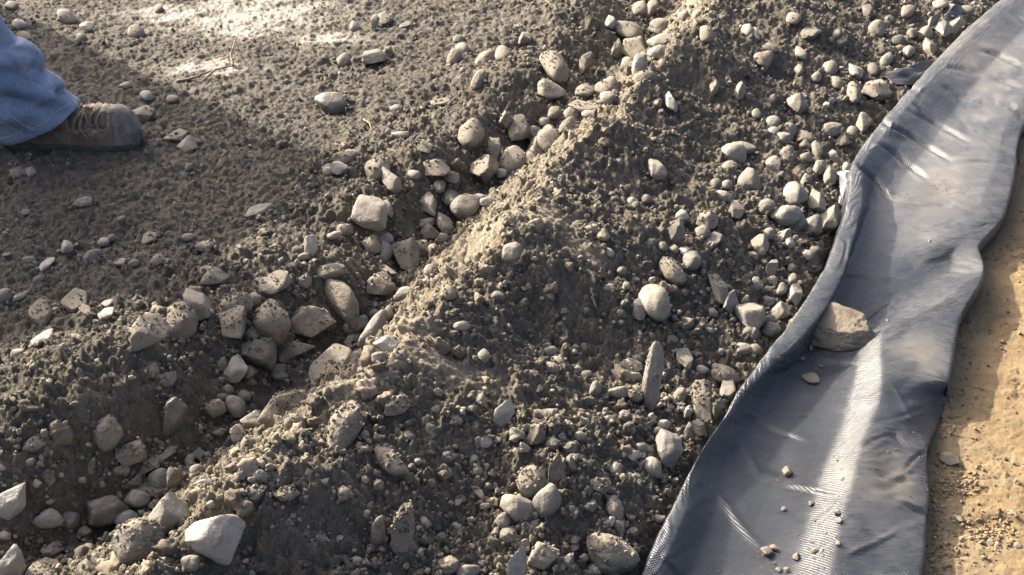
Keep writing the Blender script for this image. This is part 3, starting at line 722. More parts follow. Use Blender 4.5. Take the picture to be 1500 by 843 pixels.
OTHERS = '''
232 13 13 11 0 r w 1
97 25 27 19 -30 r g 5
28 36 23 12 0 r b 6
37 58 24 15 -20 r b 6
118 57 17 12 40 r p 3
199 48 24 16 -10 r g 5
128 41 22 13 0 a b 6
17 10 20 12 0 r p 5
214 140 18 12 0 r g 4
183 126 18 8 5 r p 3
253 146 18 10 0 r p 4
257 199 36 15 8 s b 6
277 245 13 9 30 r p 2
46 253 17 14 0 r g 3
27 254 24 13 -15 r g 5
519 39 15 12 0 r g 3
594 37 20 7 15 s w 0
672 58 19 10 0 r p 3
677 70 21 13 -15 r g 3
503 89 21 15 0 r b 6
580 160 19 10 0 r p 4
644 150 36 9 6 s p 4
586 198 26 9 -5 r p 4
501 211 22 6 5 s p 4
607 257 19 13 0 r g 4
621 216 27 20 -10 a d 5
662 262 23 19 0 a d 4
644 274 18 18 0 r g 5
735 254 18 12 0 r p 4
481 251 16 12 0 r d 3
956 12 18 18 0 r d 3
966 40 32 20 0 r d 4
1002 23 17 13 0 r p 3
1021 23 16 12 0 r p 3
919 93 19 17 0 r p 4
894 33 18 15 60 a p 4
1037 52 25 23 0 r b 8
1094 45 22 15 -60 a p 2
858 135 32 20 0 r d 4
838 166 25 18 15 r g 2
813 166 22 18 0 r d 3
861 168 19 10 5 r p 3
872 166 16 8 80 a p 2 u
798 179 19 13 0 r p 3
833 186 32 19 20 r p 5
836 199 15 10 70 a w 2 u
1084 133 28 15 80 a p 3 u
1089 217 38 17 -8 r p 4
1049 271 18 15 0 r p 3
1064 271 16 13 0 r g 3
1069 246 24 16 0 r p 4
906 237 13 8 0 r p 3
1047 126 21 14 60 a g 5
946 113 34 17 10 r b 9
1163 27 23 15 0 r b 5
1225 50 13 12 0 r p 1
1233 61 19 12 0 a p 3
1105 51 20 13 -50 a p 3
1120 98 17 13 60 r g 4
1128 71 25 13 0 r b 6
1173 79 20 12 -25 r p 4
1299 88 21 15 60 r p 2
1279 103 19 15 0 r p 4
1216 100 21 17 0 r p 4
1226 121 23 13 -20 r p 4
1196 113 15 12 0 r p 3
1170 103 15 12 0 r p 3
1132 145 15 11 50 r w 2
1108 168 14 12 0 r p 3
1132 179 21 17 0 r p 2
1132 194 18 12 0 r p 4
1156 191 23 21 0 r p 5
1148 201 20 18 0 a p 3
1178 203 27 19 0 r b 5
1180 214 17 15 20 a g 1
1196 221 27 19 -60 r g 4
1235 206 21 18 0 a p 5
1248 193 15 13 0 r p 3
1153 228 23 19 0 a d 5
1181 231 18 13 0 r p 3
1200 246 22 17 80 r p 3
1180 264 18 13 70 a g 4
1356 48 21 14 0 r p 3
1331 77 18 15 0 r b 4
1336 50 17 13 0 a p 4
1416 15 23 11 0 r g 3
1396 12 18 10 -10 r p 4
1377 8 23 10 0 r p 3
1330 18 20 15 0 r b 5
1302 30 17 12 0 r p 5
1315 60 20 13 10 r b 6
38 311 13 8 0 r w 1
121 298 30 15 0 r g 6
178 322 13 10 0 r w 2
163 349 14 9 10 r p 4
10 373 13 5 0 s w 0
43 381 18 11 -10 r d 3
57 410 19 11 5 r w 3
28 436 19 9 10 r g 0
38 430 12 7 20 r g 1
5 434 26 19 15 r b 3
126 455 20 15 -40 s b 5
156 446 24 10 10 s b 5
25 518 22 12 15 a p 3
302 361 32 15 5 r b 5
276 348 19 10 0 r g 4
307 395 32 12 5 s b 4
232 383 24 15 0 r d 6
196 386 16 10 0 r g 4
179 383 24 10 5 s p 5
219 348 27 14 20 s b 6
372 438 21 18 0 r b 7
326 533 22 14 70 a p 5 u
243 558 36 20 15 a p 6
226 541 20 16 70 r b 5
395 494 15 5 0 s p 1
370 493 25 19 0 a d 5
568 308 26 17 -70 r d 4
436 367 18 12 0 r b 4
445 376 18 10 0 r d 2
490 345 25 10 8 r g 2
506 336 26 16 -10 r d 5
566 351 21 14 0 r d 4
619 361 24 17 -20 a b 5
631 340 30 20 0 a d 3
626 328 27 14 10 r d 4
647 348 23 12 0 r g 3
659 292 27 23 0 r d 4
717 297 29 14 0 r g 3
702 292 20 13 0 r g 4
548 462 18 15 0 r p 2
570 459 20 16 60 r p 4
524 526 25 19 75 a b 4
546 512 19 14 70 a d 3
446 413 23 20 0 r b 7
408 541 27 15 0 r d 4
410 552 25 14 0 r d 5
367 560 20 12 0 a d 4
709 521 19 17 -50 r p 4
729 433 21 14 0 r p 3
657 429 23 21 0 r b 7
584 522 30 13 5 a p 4
556 524 24 14 0 r p 3
952 458 17 13 70 a p 2 u
1029 390 17 12 75 r p 3 u
1003 369 18 13 0 r p 3
972 361 15 12 -20 r p 2
987 365 15 13 0 r d 3
1029 341 23 18 0 r p 4
893 371 16 11 -20 r p 2
911 397 15 11 10 r w 2
891 423 20 10 0 a p 4
918 419 12 11 0 r p 3
806 434 15 12 -20 r w 1
871 335 32 14 -5 r p 6
884 345 21 18 0 a b 5
947 292 17 12 0 r p 3
924 295 13 11 0 r p 3
932 302 14 11 0 r p 3
1059 288 29 15 -5 r p 2
1080 308 29 22 70 a p 6
1000 316 21 14 0 r p 5
806 516 25 14 0 r p 3
818 532 24 17 -50 r p 4
808 539 25 15 -20 r b 6
707 520 15 10 0 r p 5
856 509 14 13 0 r p 2
1090 512 27 20 0 r p 3
1029 542 19 12 0 r b 5
1097 486 22 16 10 r d 3
985 498 19 10 -20 r g 3
860 549 17 12 0 r p 3
846 541 14 12 0 r p 2
1123 303 26 17 15 r p 3
1130 395 32 17 75 s p 3 u
1125 342 19 17 0 r p 4
1195 368 19 12 0 r g 3
1181 375 17 12 0 r b 4
1161 393 14 13 0 r b 3
1161 410 19 15 60 r p 2
1145 426 21 15 60 r b 3
1125 471 25 18 0 a g 3
1105 490 21 18 0 a d 3
1107 513 21 17 0 r b 4
332 572 21 14 0 r b 3
357 580 21 17 0 r g 3
324 583 21 11 0 r b 4
362 654 31 23 60 r b 5
243 666 31 12 25 s g 3
257 701 34 26 80 a d 5 u
77 807 33 22 0 a d 5
72 701 29 21 75 a b 7 u
292 667 20 16 0 a p 4
288 689 21 17 0 r d 3
278 676 21 13 75 r d 4
295 708 23 10 0 r d 3
329 666 27 18 0 r b 5
340 686 25 14 10 r b 5
376 721 36 24 20 a p 7
382 697 21 18 30 a w 3
178 689 25 14 -10 r g 4
134 687 26 12 80 a d 6 u
7 785 18 15 0 a p 3
322 634 22 14 0 a d 4
131 766 26 8 -42 s b 3
124 778 21 17 0 a d 4
702 587 21 19 0 r p 4
667 615 24 14 -20 r p 4
630 630 25 15 -62 r w 3
711 649 21 15 0 a w 2
724 644 21 9 -10 s p 3
613 676 13 10 0 r w 1
566 724 11 8 70 r w 0
503 724 25 18 70 r p 5
654 672 21 11 0 s d 1
699 719 31 11 -52 s b 4
672 733 21 11 60 s p 3
425 766 19 16 0 a p 3
415 780 17 13 -20 a p 2
467 790 25 20 0 r b 8
511 828 36 9 -72 s g 3 u
659 828 29 25 30 r p 3
686 838 36 20 10 r p 2
622 765 20 12 -60 r g 4
479 575 16 13 60 r p 4
745 783 27 25 0 r d 4
782 775 27 19 70 r g 4
787 634 40 27 65 a d 5
757 635 26 14 -15 r p 4
873 570 24 17 75 r g 3 u
906 575 31 14 8 r p 2
861 612 15 12 20 a w 1
893 615 19 10 0 a p 3
995 582 27 19 70 r p 5
1009 635 31 14 -80 r g 3 u
973 622 20 13 0 r b 2
903 691 25 17 75 r g 3
868 741 19 13 60 a p 3
965 761 23 14 10 r p 4
940 655 17 14 0 r b 4
1051 600 34 15 75 a g 4 u
815 615 17 13 60 r p 5
850 640 18 13 0 r p 5
835 660 22 12 10 a p 6
420 724 40 22 -5 a b 8
640 600 17 13 0 r p 6
545 560 18 12 0 r p 5
530 610 22 16 30 a b 7
460 575 20 14 20 r p 6
690 600 15 11 0 r p 5
600 640 16 11 0 r p 4
860 680 16 12 0 r p 5
930 700 18 12 30 a p 5
700 690 15 12 0 r b 5
'''
TONE = dict(p=(.190, .176, .148), g=(.150, .143, .128), d=(.092, .088, .080), b=(.148, .129, .100), w=(.265, .25, .215))
def fibo(n, r):
    i = np.arange(n) + .5
    ph = np.arccos(1 - 2 * i / n); th = np.pi * (1 + 5 ** .5) * i
    D = np.stack([np.cos(th) * np.sin(ph), np.sin(th) * np.sin(ph), np.cos(ph)], -1) + r.normal(0, .28, (n, 3))
    return D / np.linalg.norm(D, axis=1)[:, None]
def stone_shape(n, kind, r, scale=1.0):
    D, Fq = ico(n)
    if kind == 'r': nrm, p, k0, k1 = fibo(18, r), 7, .84, 1.08
    elif kind == 'e': nrm, p, k0, k1 = fibo(16, r), 8, .86, 1.05
    elif kind == 's': nrm, p, k0, k1 = np.concatenate([fibo(10, r) * [1, 1, .35], [[.06, .04, 1], [-.05, .07, -1]]]), 26, .72, 1.0
    else: nrm, p, k0, k1 = fibo(11, r), 30, .66, 1.02
    nrm = nrm / np.linalg.norm(nrm, axis=1)[:, None]
    k = r.uniform(k0, k1, len(nrm))
    if kind == 's': k[-2:] = (.62, .62)
    rad = ((np.maximum(D @ nrm.T, 0) / k) ** p).sum(1) ** (-1.0 / p)
    rad = np.minimum(rad, 1.6)
    off = r.uniform(-50, 50, 3)
    am = .045 if kind in 're' else .03
    rad = rad * (1 + am * noise3(D * 2.6 + off, 1) + am * .6 * noise3(D * 6 + off, 2))
    if n >= 3: rad = rad * (1 + am * .38 * noise3(D * 14 + off, 3))
    if n >= 4: rad = rad * (1 + am * .26 * noise3(D * 30 + off, 4))
    Vv = D * rad[:, None]
    lo, hi = Vv.min(0), Vv.max(0)
    return (Vv - (lo + hi) / 2) / ((hi - lo) / 2), Fq
SIZEW = lambda L: 'tiny' if L < 15 else 'small' if L < 22 else 'medium-sized' if L < 30 else 'fairly large'
TONEW = dict(p='pale', g='grey', d='dark', b='brown', w='whitish')
KINDW = dict(r='rounded pebble', a='angular stone', s='flat flake', e='long stone')
def parse(txt, key):
    out = []
    for ln in txt.strip().splitlines():
        lab = hd = None
        if key: ln, rest = ln.split('|'); lab, hd = rest.split(';')
        q = ln.split()
        out.append(dict(x=float(q[0]), y=float(q[1]), L=float(q[2]), S=float(q[3]), rot=math.radians(float(q[4])), kind=q[5], tone=q[6], dirt=int(q[7]), up=len(q) > 8, label=lab, handle=hd))
    return out
keys = parse(KEYS, True); others = parse(OTHERS, False)
usedl = set(k['label'] for k in keys)
def place_word(o, k):
    dx = o['x'] - k['x']; dy = o['y'] - k['y']
    near = math.hypot(dx, dy) - (o['L'] + k['L']) * .5
    pre = 'close ' if near < 12 else 'a little way ' if near < 60 else 'well '
    if abs(dx) > 2.2 * abs(dy): w = 'right of' if dx > 0 else 'left of'
    elif abs(dy) > 2.2 * abs(dx): w = 'in front of' if dy > 0 else 'behind'
    else: w = ('in front and ' if dy > 0 else 'behind and ') + ('right of' if dx > 0 else 'left of')
    return pre + w
for o in others:
    ks = sorted(keys, key=lambda k: math.hypot(o['x'] - k['x'], 1.5 * (o['y'] - k['y'])) - .4 * k['L'])
    for k in ks[:5]:
        lab = '%s %s %s %s %s' % (SIZEW(o['L']), TONEW[o['tone']] + (', soil-covered' if o['dirt'] >= 7 else ''), KINDW[o['kind']], place_word(o, k), k['handle'])
        if lab not in usedl and len(lab.split()) <= 16: break
    o['label'] = lab; usedl.add(lab)
ALL = keys + others
for q_, o in enumerate(ALL):
    if o['kind'] == 'r' and o['x'] > 980 and o['y'] < 340 and o['L'] < 27 and o['label'] and 'round' not in o['label'] and 'oval' not in o['label'] and q_ % 2: o['kind'] = 'a'
for o in ALL:          # dusty far-ditch stones get more soil colour, painting in the bank's shade
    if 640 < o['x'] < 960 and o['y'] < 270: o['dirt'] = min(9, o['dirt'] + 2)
LIFT = np.array([0.0 if o['up'] else .1 for o in ALL])
lift_px = np.array([(.36 * o['L'] if o['up'] else (.36 - .015 * o['dirt']) * o['S']) for o in ALL])
P0, ppm0 = hit([o['x'] for o in ALL], [o['y'] for o in ALL], 0.0)
HP, PPM = hit([o['x'] for o in ALL], [o['y'] for o in ALL], lift_px / ppm0)
for o, c, k in zip(ALL, HP, PPM): SOCKETS.append((c[0], c[1], .55 * o['S'] / k))
for o, c, k in zip(ALL, HP, PPM):
    if o['S'] >= 22 and o['kind'] != 's': MOATS.append((c[0], c[1], .72 * math.sqrt(o['S'] * min(o['L'], 1.6 * o['S'])) / k, .20 * o['S'] / k))
# ------------------------------------------------------------------ ground sheets (fine where the photograph looks, coarse to the horizon)
fine_a = np.linspace(-1, 1, 740)
grow = 1 + np.cumsum(.004 * 1.26 ** np.arange(40))
aa = np.concatenate([-grow[::-1], fine_a, grow])
yy = [0.93]
while yy[-1] < 4.1: yy.append(yy[-1] + .0005 + .00195 * yy[-1])
yb = 0.93 - np.cumsum(.006 * 1.27 ** np.arange(34)); yf = yy[-1] + np.cumsum(.012 * 1.24 ** np.arange(42))
yy = np.concatenate([yb[::-1], np.array(yy), yf])
wid = .84 + np.clip(yy - .93, 0, 400) * .38
GX = aa[None, :] * wid[:, None]; GY = np.repeat(yy[:, None], len(aa), 1)
gz, gi = H(GX.ravel(), GY.ravel(), True, True)
V = np.stack([GX.ravel(), GY.ravel(), gz], -1)
F = grid_faces(len(yy), len(aa))
tmid = (.5 * (gi['tl'] + gi['tr']) < gi['t'])
fm = tmid[F].any(1)
def sub(mask):
    f = F[mask]; u, inv = np.unique(f, return_inverse=True)
    return u, inv.reshape(-1, 4)
u, f = sub(~fm)
ground = mesh_obj('rubble_ground', V[u], f, M_SOIL, attrs={'dry': gi['dry'][u], 'compact': gi['comp'][u]}); tag(ground, kind='structure')
u, f = sub(fm)
sandp = mesh_obj('sand_path', V[u], f, M_SAND, attrs={'dirt': gi['dirt'][u]}); tag(sandp, kind='structure')


# ------------------------------------------------------------------ the folded woven tarp along the berm
TARP_ROWS = [
 [(1535,-60,7.2),(1550,-58,7.6),(1572,-50,6.2),(1590,-42,5.5),(1610,-36,5.4),(1630,-30,5.4),(1645,-26,5.5),(1660,-22,4.8)],
 [(1467,0,7.2),(1480,3,7.6),(1500,12,6.4),(1520,22,5.5),(1540,30,5.4),(1560,36,5.4),(1580,40,5.6),(1600,45,4.8)],
 [(1410,48,7.2),(1424,52,7.6),(1448,65,6.2),(1468,75,5.1),(1490,84,5.1),(1512,92,5.3),(1535,98,5.5),(1555,103,4.6)],
 [(1335,128,7.2),(1350,132,7.6),(1378,146,5.6),(1400,158,4.3),(1425,166,4.6),(1450,173,5.2),(1475,180,5.3),(1497,186,4.4)],
 [(1288,182,7.2),(1303,187,7.6),(1330,202,5.5),(1358,218,4.2),(1390,228,4.6),(1425,236,5.0),(1458,243,5.0),(1486,250,4.2)],
 [(1250,235,7.8),(1263,241,7.6),(1283,258,4.6),(1315,272,3.4),(1360,278,4.2),(1400,284,4.7),(1440,289,4.8),(1477,293,4.2)],
 [(1243,285,7.8),(1264,292,7.5),(1272,305,2.6),(1302,318,2.4),(1350,325,3.2),(1390,326,4.0),(1430,324,4.6),(1466,322,4.2)],
 [(1232,330,7.8),(1255,338,7.5),(1254,358,2.2),(1285,366,2.1),(1330,364,2.8),(1370,360,3.6),(1404,357,4.0),(1432,361,3.9)],
 [(1212,385,7.5),(1238,395,7.2),(1230,415,1.8),(1262,420,1.8),(1310,412,2.0),(1350,402,1.7),(1392,388,1.6),(1441,389,3.9)],
 [(1180,440,7.2),(1212,450,6.9),(1208,470,1.5),(1240,482,1.5),(1285,462,1.6),(1330,450,1.9),(1385,437,4.4),(1434,416,4.9)],
 [(1145,490,7.0),(1166,503,6.5),(1180,520,1.5),(1212,532,1.5),(1250,515,2.4),(1294,488,4.6),(1350,466,5.0),(1404,468,4.6)],
 [(1110,535,6.9),(1122,545,6.7),(1150,548,2.0),(1200,556,1.6),(1248,542,2.8),(1291,521,5.5),(1345,521,4.9),(1391,543,4.2)],
 [(1082,572,6.9),(1090,578,6.7),(1118,592,2.2),(1176,598,1.7),(1240,576,3.0),(1294,556,6.0),(1341,553,4.6),(1388,561,4.0)],
 [(1064,604,6.8),(1070,609,6.6),(1104,622,2.4),(1162,628,1.7),(1232,608,2.8),(1290,572,6.2),(1316,578,5.6),(1384,578,1.2)],
 [(1050,625,6.8),(1055,630,6.5),(1090,650,2.6),(1150,652,1.8),(1220,636,2.6),(1282,606,6.0),(1330,608,5.2),(1376,606,.1)],
 [(1020,672,6.6),(1024,678,6.3),(1060,692,2.8),(1130,702,1.8),(1200,686,2.2),(1264,648,5.5),(1314,650,4.9),(1357,655,3.6)],
 [(985,745,6.4),(1003,752,6.2),(1045,758,2.8),(1110,764,1.8),(1180,748,2.2),(1246,712,5.0),(1305,714,4.4),(1359,718,2.9)],
 [(940,843,6.2),(962,850,5.9),(1010,850,2.8),(1080,846,2.0),(1155,834,2.4),(1222,806,4.6),(1288,806,4.0),(1351,806,2.6)],
 [(895,945,6.2),(918,952,5.9),(970,950,2.8),(1040,946,2.0),(1125,938,2.4),(1200,908,4.6),(1275,908,4.0),(1339,908,2.6)],
 [(845,1060,6.2),(870,1068,5.9),(925,1066,2.8),(1000,1060,2.0),(1088,1050,2.4),(1172,1020,4.6),(1252,1020,4.0),(1326,1022,2.6)]]
G = np.array(TARP_ROWS, float)
G[10:18, 5, 2] += .6; G[10:18, 4, 2] -= .3; G[10:18, 4, 0] += 6
P = at_z(G[..., 0], G[..., 1], Z_SAND + G[..., 2] / 100.0)
lefto = np.array([-DT[0] * .012, -DT[1] * .012, 0])
c0 = P[:, :1].copy(); c0[..., 2] = Z_SAND - .012; c0 += lefto + np.array([DT[0], DT[1], 0]) * .006
c9 = P[:, -1:].copy(); c9[..., 2] = Z_SAND - .006; c9 -= np.array([DT[0], DT[1], 0]) * .004
m0 = .5 * (c0 + P[:, :1]) + lefto * .6
e0 = P[:, -1:] * .55 + c9 * .45 + np.array([DT[0], DT[1], 0]) * .005
P = np.concatenate([c0, m0, P, e0, c9], 1)
KU, KV = 32, 18
S1 = crom(P, KU)
def lin(Pq, k):
    n = len(Pq); t = np.arange((n - 1) * k + 1) / k; i = np.minimum(t.astype(int), n - 2); f = (t - i).reshape((-1,) + (1,) * (Pq.ndim - 1))
    return Pq[i] * (1 - f) + Pq[i + 1] * f
S1 = .62 * S1 + .38 * lin(P, KU)
A1 = S1.transpose(1, 0, 2)
S2 = (.40 * crom(A1, KV) + .60 * lin(A1, KV)).transpose(1, 0, 2)
for _ in range(2):
    S2[1:-1] = .25 * S2[:-2] + .5 * S2[1:-1] + .25 * S2[2:]
    S2[:, 1:-1] = .25 * S2[:, :-2] + .5 * S2[:, 1:-1] + .25 * S2[:, 2:]
nr, nc = S2.shape[:2]
def grid_normals(S):
    du = np.gradient(S, axis=0); dv = np.gradient(S, axis=1)
    n = np.cross(dv, du); n /= np.linalg.norm(n, axis=-1, keepdims=True) + 1e-9
    return n
Nn = grid_normals(S2)
if Nn[nr // 2, nc // 2, 2] < 0: Nn = -Nn
qx, qy, _ = project(S2)
CREASES = [  # polyline in the picture, half width px, depth mm
 ([(1290,176),(1340,205),(1396,238)], 5, 7), ([(1325,158),(1379,187),(1424,211)], 4, 5), ([(1338,150),(1358,170),(1379,184)], 3.5, 5),
 ([(1279,205),(1318,232),(1360,263)], 5, 7), ([(1255,238),(1280,265),(1305,295)], 6, 9), ([(1379,125),(1395,135),(1412,149)], 3.5, 5),
 ([(1434,73),(1465,82),(1500,99)], 5, 7), ([(1385,97),(1410,103),(1436,112)], 4, 5), ([(1490,26),(1500,34),(1530,52)], 4, 5),
 ([(1412,150),(1445,150),(1475,155)], 3, 3), ([(1388,238),(1440,236),(1488,240)], 3, 3), ([(1476,152),(1488,162),(1500,172)], 4, 5),
 ([(1305,295),(1350,300),(1392,301)], 4, 4), ([(1392,301),(1430,311),(1467,322)], 3.5, 4), ([(1221,404),(1270,407),(1326,411)], 4, 3),
 ([(1145,712),(1190,720),(1241,725)], 5, 4), ([(1308,731),(1335,742),(1360,753)], 5, 5), ([(1234,814),(1280,796),(1317,777)], 5, -4),
 ([(1023,703),(1045,718),(1062,740),(1078,762),(1098,786),(1122,804)], 7, -4.5), ([(1086,640),(1092,660),(1104,680),(1117,700)], 7, -4),
 ([(1080,598),(1137,632),(1190,651)], 6, 4), ([(1185,528),(1225,531),(1264,531)], 5, 4), ([(1324,525),(1356,540),(1389,557)], 5, -4),
 ([(1290,178),(1302,186),(1330,200)], 4, 4), ([(1300,120),(1330,128),(1360,140)], 4, 3), ([(1310,640),(1330,655),(1352,668)], 6, 4),
 ([(965,815),(985,830),(1000,850)], 4, 4), ([(1300,552),(1318,585),(1332,612),(1357,653)], 5, -3), ([(1450,116),(1475,120),(1500,132)], 4, 5)]
disp = np.zeros((nr, nc))
for pl, w, dep in CREASES:
    pl = np.array(pl, float); tot = np.linalg.norm(np.diff(pl, axis=0), axis=1).sum(); acc = 0
    best = np.full((nr, nc), 1e9); par = np.zeros((nr, nc)); side = np.zeros((nr, nc))
    for a, b in zip(pl[:-1], pl[1:]):
        L = np.linalg.norm(b - a); d = (b - a) / L
        k = np.clip(((qx - a[0]) * d[0] + (qy - a[1]) * d[1]) / L, 0, 1)
        dx = qx - a[0] - d[0] * L * k; dy = qy - a[1] - d[1] * L * k
        ds = np.hypot(dx, dy); m = ds < best
        best = np.where(m, ds, best); par = np.where(m, (acc + k * L) / tot, par); side = np.where(m, np.sign(dx * -d[1] + dy * d[0]), side); acc += L
    tap = np.clip(np.sin(np.pi * np.clip(par, .005, .995)) * 1.5, 0, 1)
    sd = best * side
    w = w * .6
    slope = (pl[-1, 1] - pl[0, 1]) / max(pl[-1, 0] - pl[0, 0], 1)
    if dep > 0 and slope > .28 and pl[0, 1] < 320:      # a raised pleat, steep on the far side
        ww = .62 * w + .9
        prof = -np.exp(-np.abs(sd / ww) ** 2.4) + .38 * np.exp(-((sd - 2.0 * ww) / (1.1 * ww)) ** 2) + .25 * np.exp(-((sd + 2.6 * ww) / (2.0 * ww)) ** 2)
        disp += 1.2 * dep / 1000 * tap * prof
    elif dep > 0:      # a tuck: the far layer lies over the near one and drops sharply towards the camera
        prof = np.exp(np.minimum(sd, 0) / (3.6 * w)) / (1 + np.exp(np.clip(sd / (.22 * w), -30, 30))) - .35 * np.exp(-((sd - .8 * w) / (.9 * w)) ** 2)
        disp += dep / 1000 * tap * prof * .9
    else:
        prof = np.exp(-np.abs(sd / w) ** 1.5)
        disp += -dep / 1000 * tap * prof * .9
uu = np.linalg.norm(np.gradient(S2, axis=0), axis=-1); UU = np.cumsum(uu, 0).mean(1)[:, None] + np.zeros((nr, nc))
VV = np.cumsum(np.linalg.norm(np.gradient(S2, axis=1), axis=-1), 1)
lipm = np.exp(-((np.arange(nc) - 2.6 * KV) / (.9 * KV)) ** 2)[None, :]
flatm = 1 - lipm * .4
disp += lipm * .0016 * noise2(UU * 55 + 8 * noise2(UU * 6, VV * 20, 205), VV * 12, 201)
disp += flatm * (.0034 * fbm(UU * 7 + .8 * noise2(UU * 5, VV * 5, 207), VV * 5.5, 211, 3, .5) + .0006 * fbm(UU * 34, VV * 10, 221, 3, .6))
ridge = np.clip(1 - np.abs(noise2(UU * 11 + VV * 6, VV * 7 - UU * 3, 231)) * 5, 0, 1)
stripm = np.exp(-((np.arange(nc) - 7.4 * KV) / (1.6 * KV)) ** 2)[None, :]
disp += stripm * .0014 * noise2(UU * 62 + 3 * noise2(UU * 9, VV * 14, 241), VV * 9 + UU * 12, 243) * sstep(-.3, .3, noise2(UU * 8, VV * 6, 245))
rc = np.random.default_rng(404)
Vlo, Vhi = VV[:, 2 * KV].mean(), VV[:, 10 * KV].mean()
for k in range(95):      # straight creases, most of them running in from an edge
    u0 = rc.uniform(UU[0, 0], UU[-1, 0]); q = rc.uniform()
    v0 = Vlo + .012 if q < .36 else Vhi - .008 if q < .72 else rc.uniform(Vlo, Vhi)
    an = (0 if q < .36 else math.pi) + rc.normal(-.25, .42)
    L_ = rc.uniform(.035, .15); du, dv = math.sin(an), math.cos(an)
    a_ = (UU - u0) * du + (VV - v0) * dv; b_ = -(UU - u0) * dv + (VV - v0) * du
    b_ = b_ + rc.normal(0, .5) * a_ * a_ / L_ * .6
    tp = np.clip(1 - a_ / L_, 0, 1) * sstep(-.008, .012, a_)
    wd = rc.uniform(.0022, .0048) * (1 + 1.2 * np.clip(a_ / L_, 0, 1)); amp = rc.uniform(.0008, .0030) * rc.choice([-1, -1, 1])
    disp += flatm * amp * tp * (np.exp(-np.abs(b_ / wd) ** 1.5) - .35 * np.exp(-((b_ - 2.2 * wd) / (1.6 * wd)) ** 2) - .35 * np.exp(-((b_ + 2.2 * wd) / (1.6 * wd)) ** 2))
edge = np.ones(nc); edge[:KV] = 0; edge[-KV:] = .3
S3 = S2 + Nn * (disp * edge[None, :])[..., None]
S3[..., 2] = np.maximum(S3[..., 2], Z_SAND - .008)
dust_shade = .14 * sstep(430, 200, qy) + .05
for a, b, r, k in ((1395, 265, 60, .25), (1350, 520, 45, .35), (1300, 695, 60, .38), (1225, 700, 30, .4), (1330, 330, 70, .12), (1430, 90, 60, .2), (1120, 530, 50, -.1), (1290, 400, 60, -.14), (1345, 606, 30, -.5), (1120, 660, 110, -.2), (1060, 780, 90, -.2), (1380, 130, 40, -.15), (1330, 190, 30, -.15), (1180, 620, 50, -.12)):
    dust_shade = dust_shade + k * np.exp(-((qx - a) ** 2 + (qy - b) ** 2) / r ** 2)  # negative spots darken the shaded fold, trough and patches: shade painted in
tann = np.zeros_like(dust_shade)
for a, b, r, k in ((1375, 278, 26, .8), (1355, 520, 32, .8), (1295, 690, 42, .9), (1330, 725, 25, .8), (1222, 700, 22, .8), (1430, 75, 60, .5), (1230, 800, 25, .3)):
    tann = tann + k * np.exp(-((qx - a) ** 2 + (qy - b) ** 2) / r ** 2)
# the cloth has a thickness: an inner layer, its edges joined
Vt = S3.reshape(-1, 3); Ft = grid_faces(nr, nc)
tarp = mesh_obj('woven_tarp', Vt, Ft, M_TARP, attrs={'dust_shade': dust_shade.ravel(), 'tan': np.clip(tann.ravel() + .12, 0, 1)})
tag(tarp, 'long folded black woven plastic tarp lying between the rubble and the sandy path', 'tarp')
uvl = tarp.data.uv_layers.new(name='UVMap')
uvs = np.stack([UU.ravel(), VV.ravel()], -1)[Ft.ravel()].astype(np.float32)
uvl.data.foreach_set('uv', uvs.ravel())
TQX, TQY, TP, TNZ = qx.ravel(), qy.ravel(), Vt, None
def on_tarp(px, py):
    vis = (np.arange(nr * nc) % nc >= 2 * KV) & (np.arange(nr * nc) % nc <= 9 * KV)
    d = (TQX - px) ** 2 + (TQY - py) ** 2 + np.where(vis, 0, 1e9)
    return TP[np.argmin(d)].copy()
STONE_TOPS = []          # sampled points on the stones for the soil crumbs that cling to them
STONE_FEET = []
order = sorted(range(len(ALL)), key=lambda i: -ALL[i]['L'] * ALL[i]['S'])
SINGLE = set(order[:298])
REST_V, REST_F, rest_n = [], [], 0
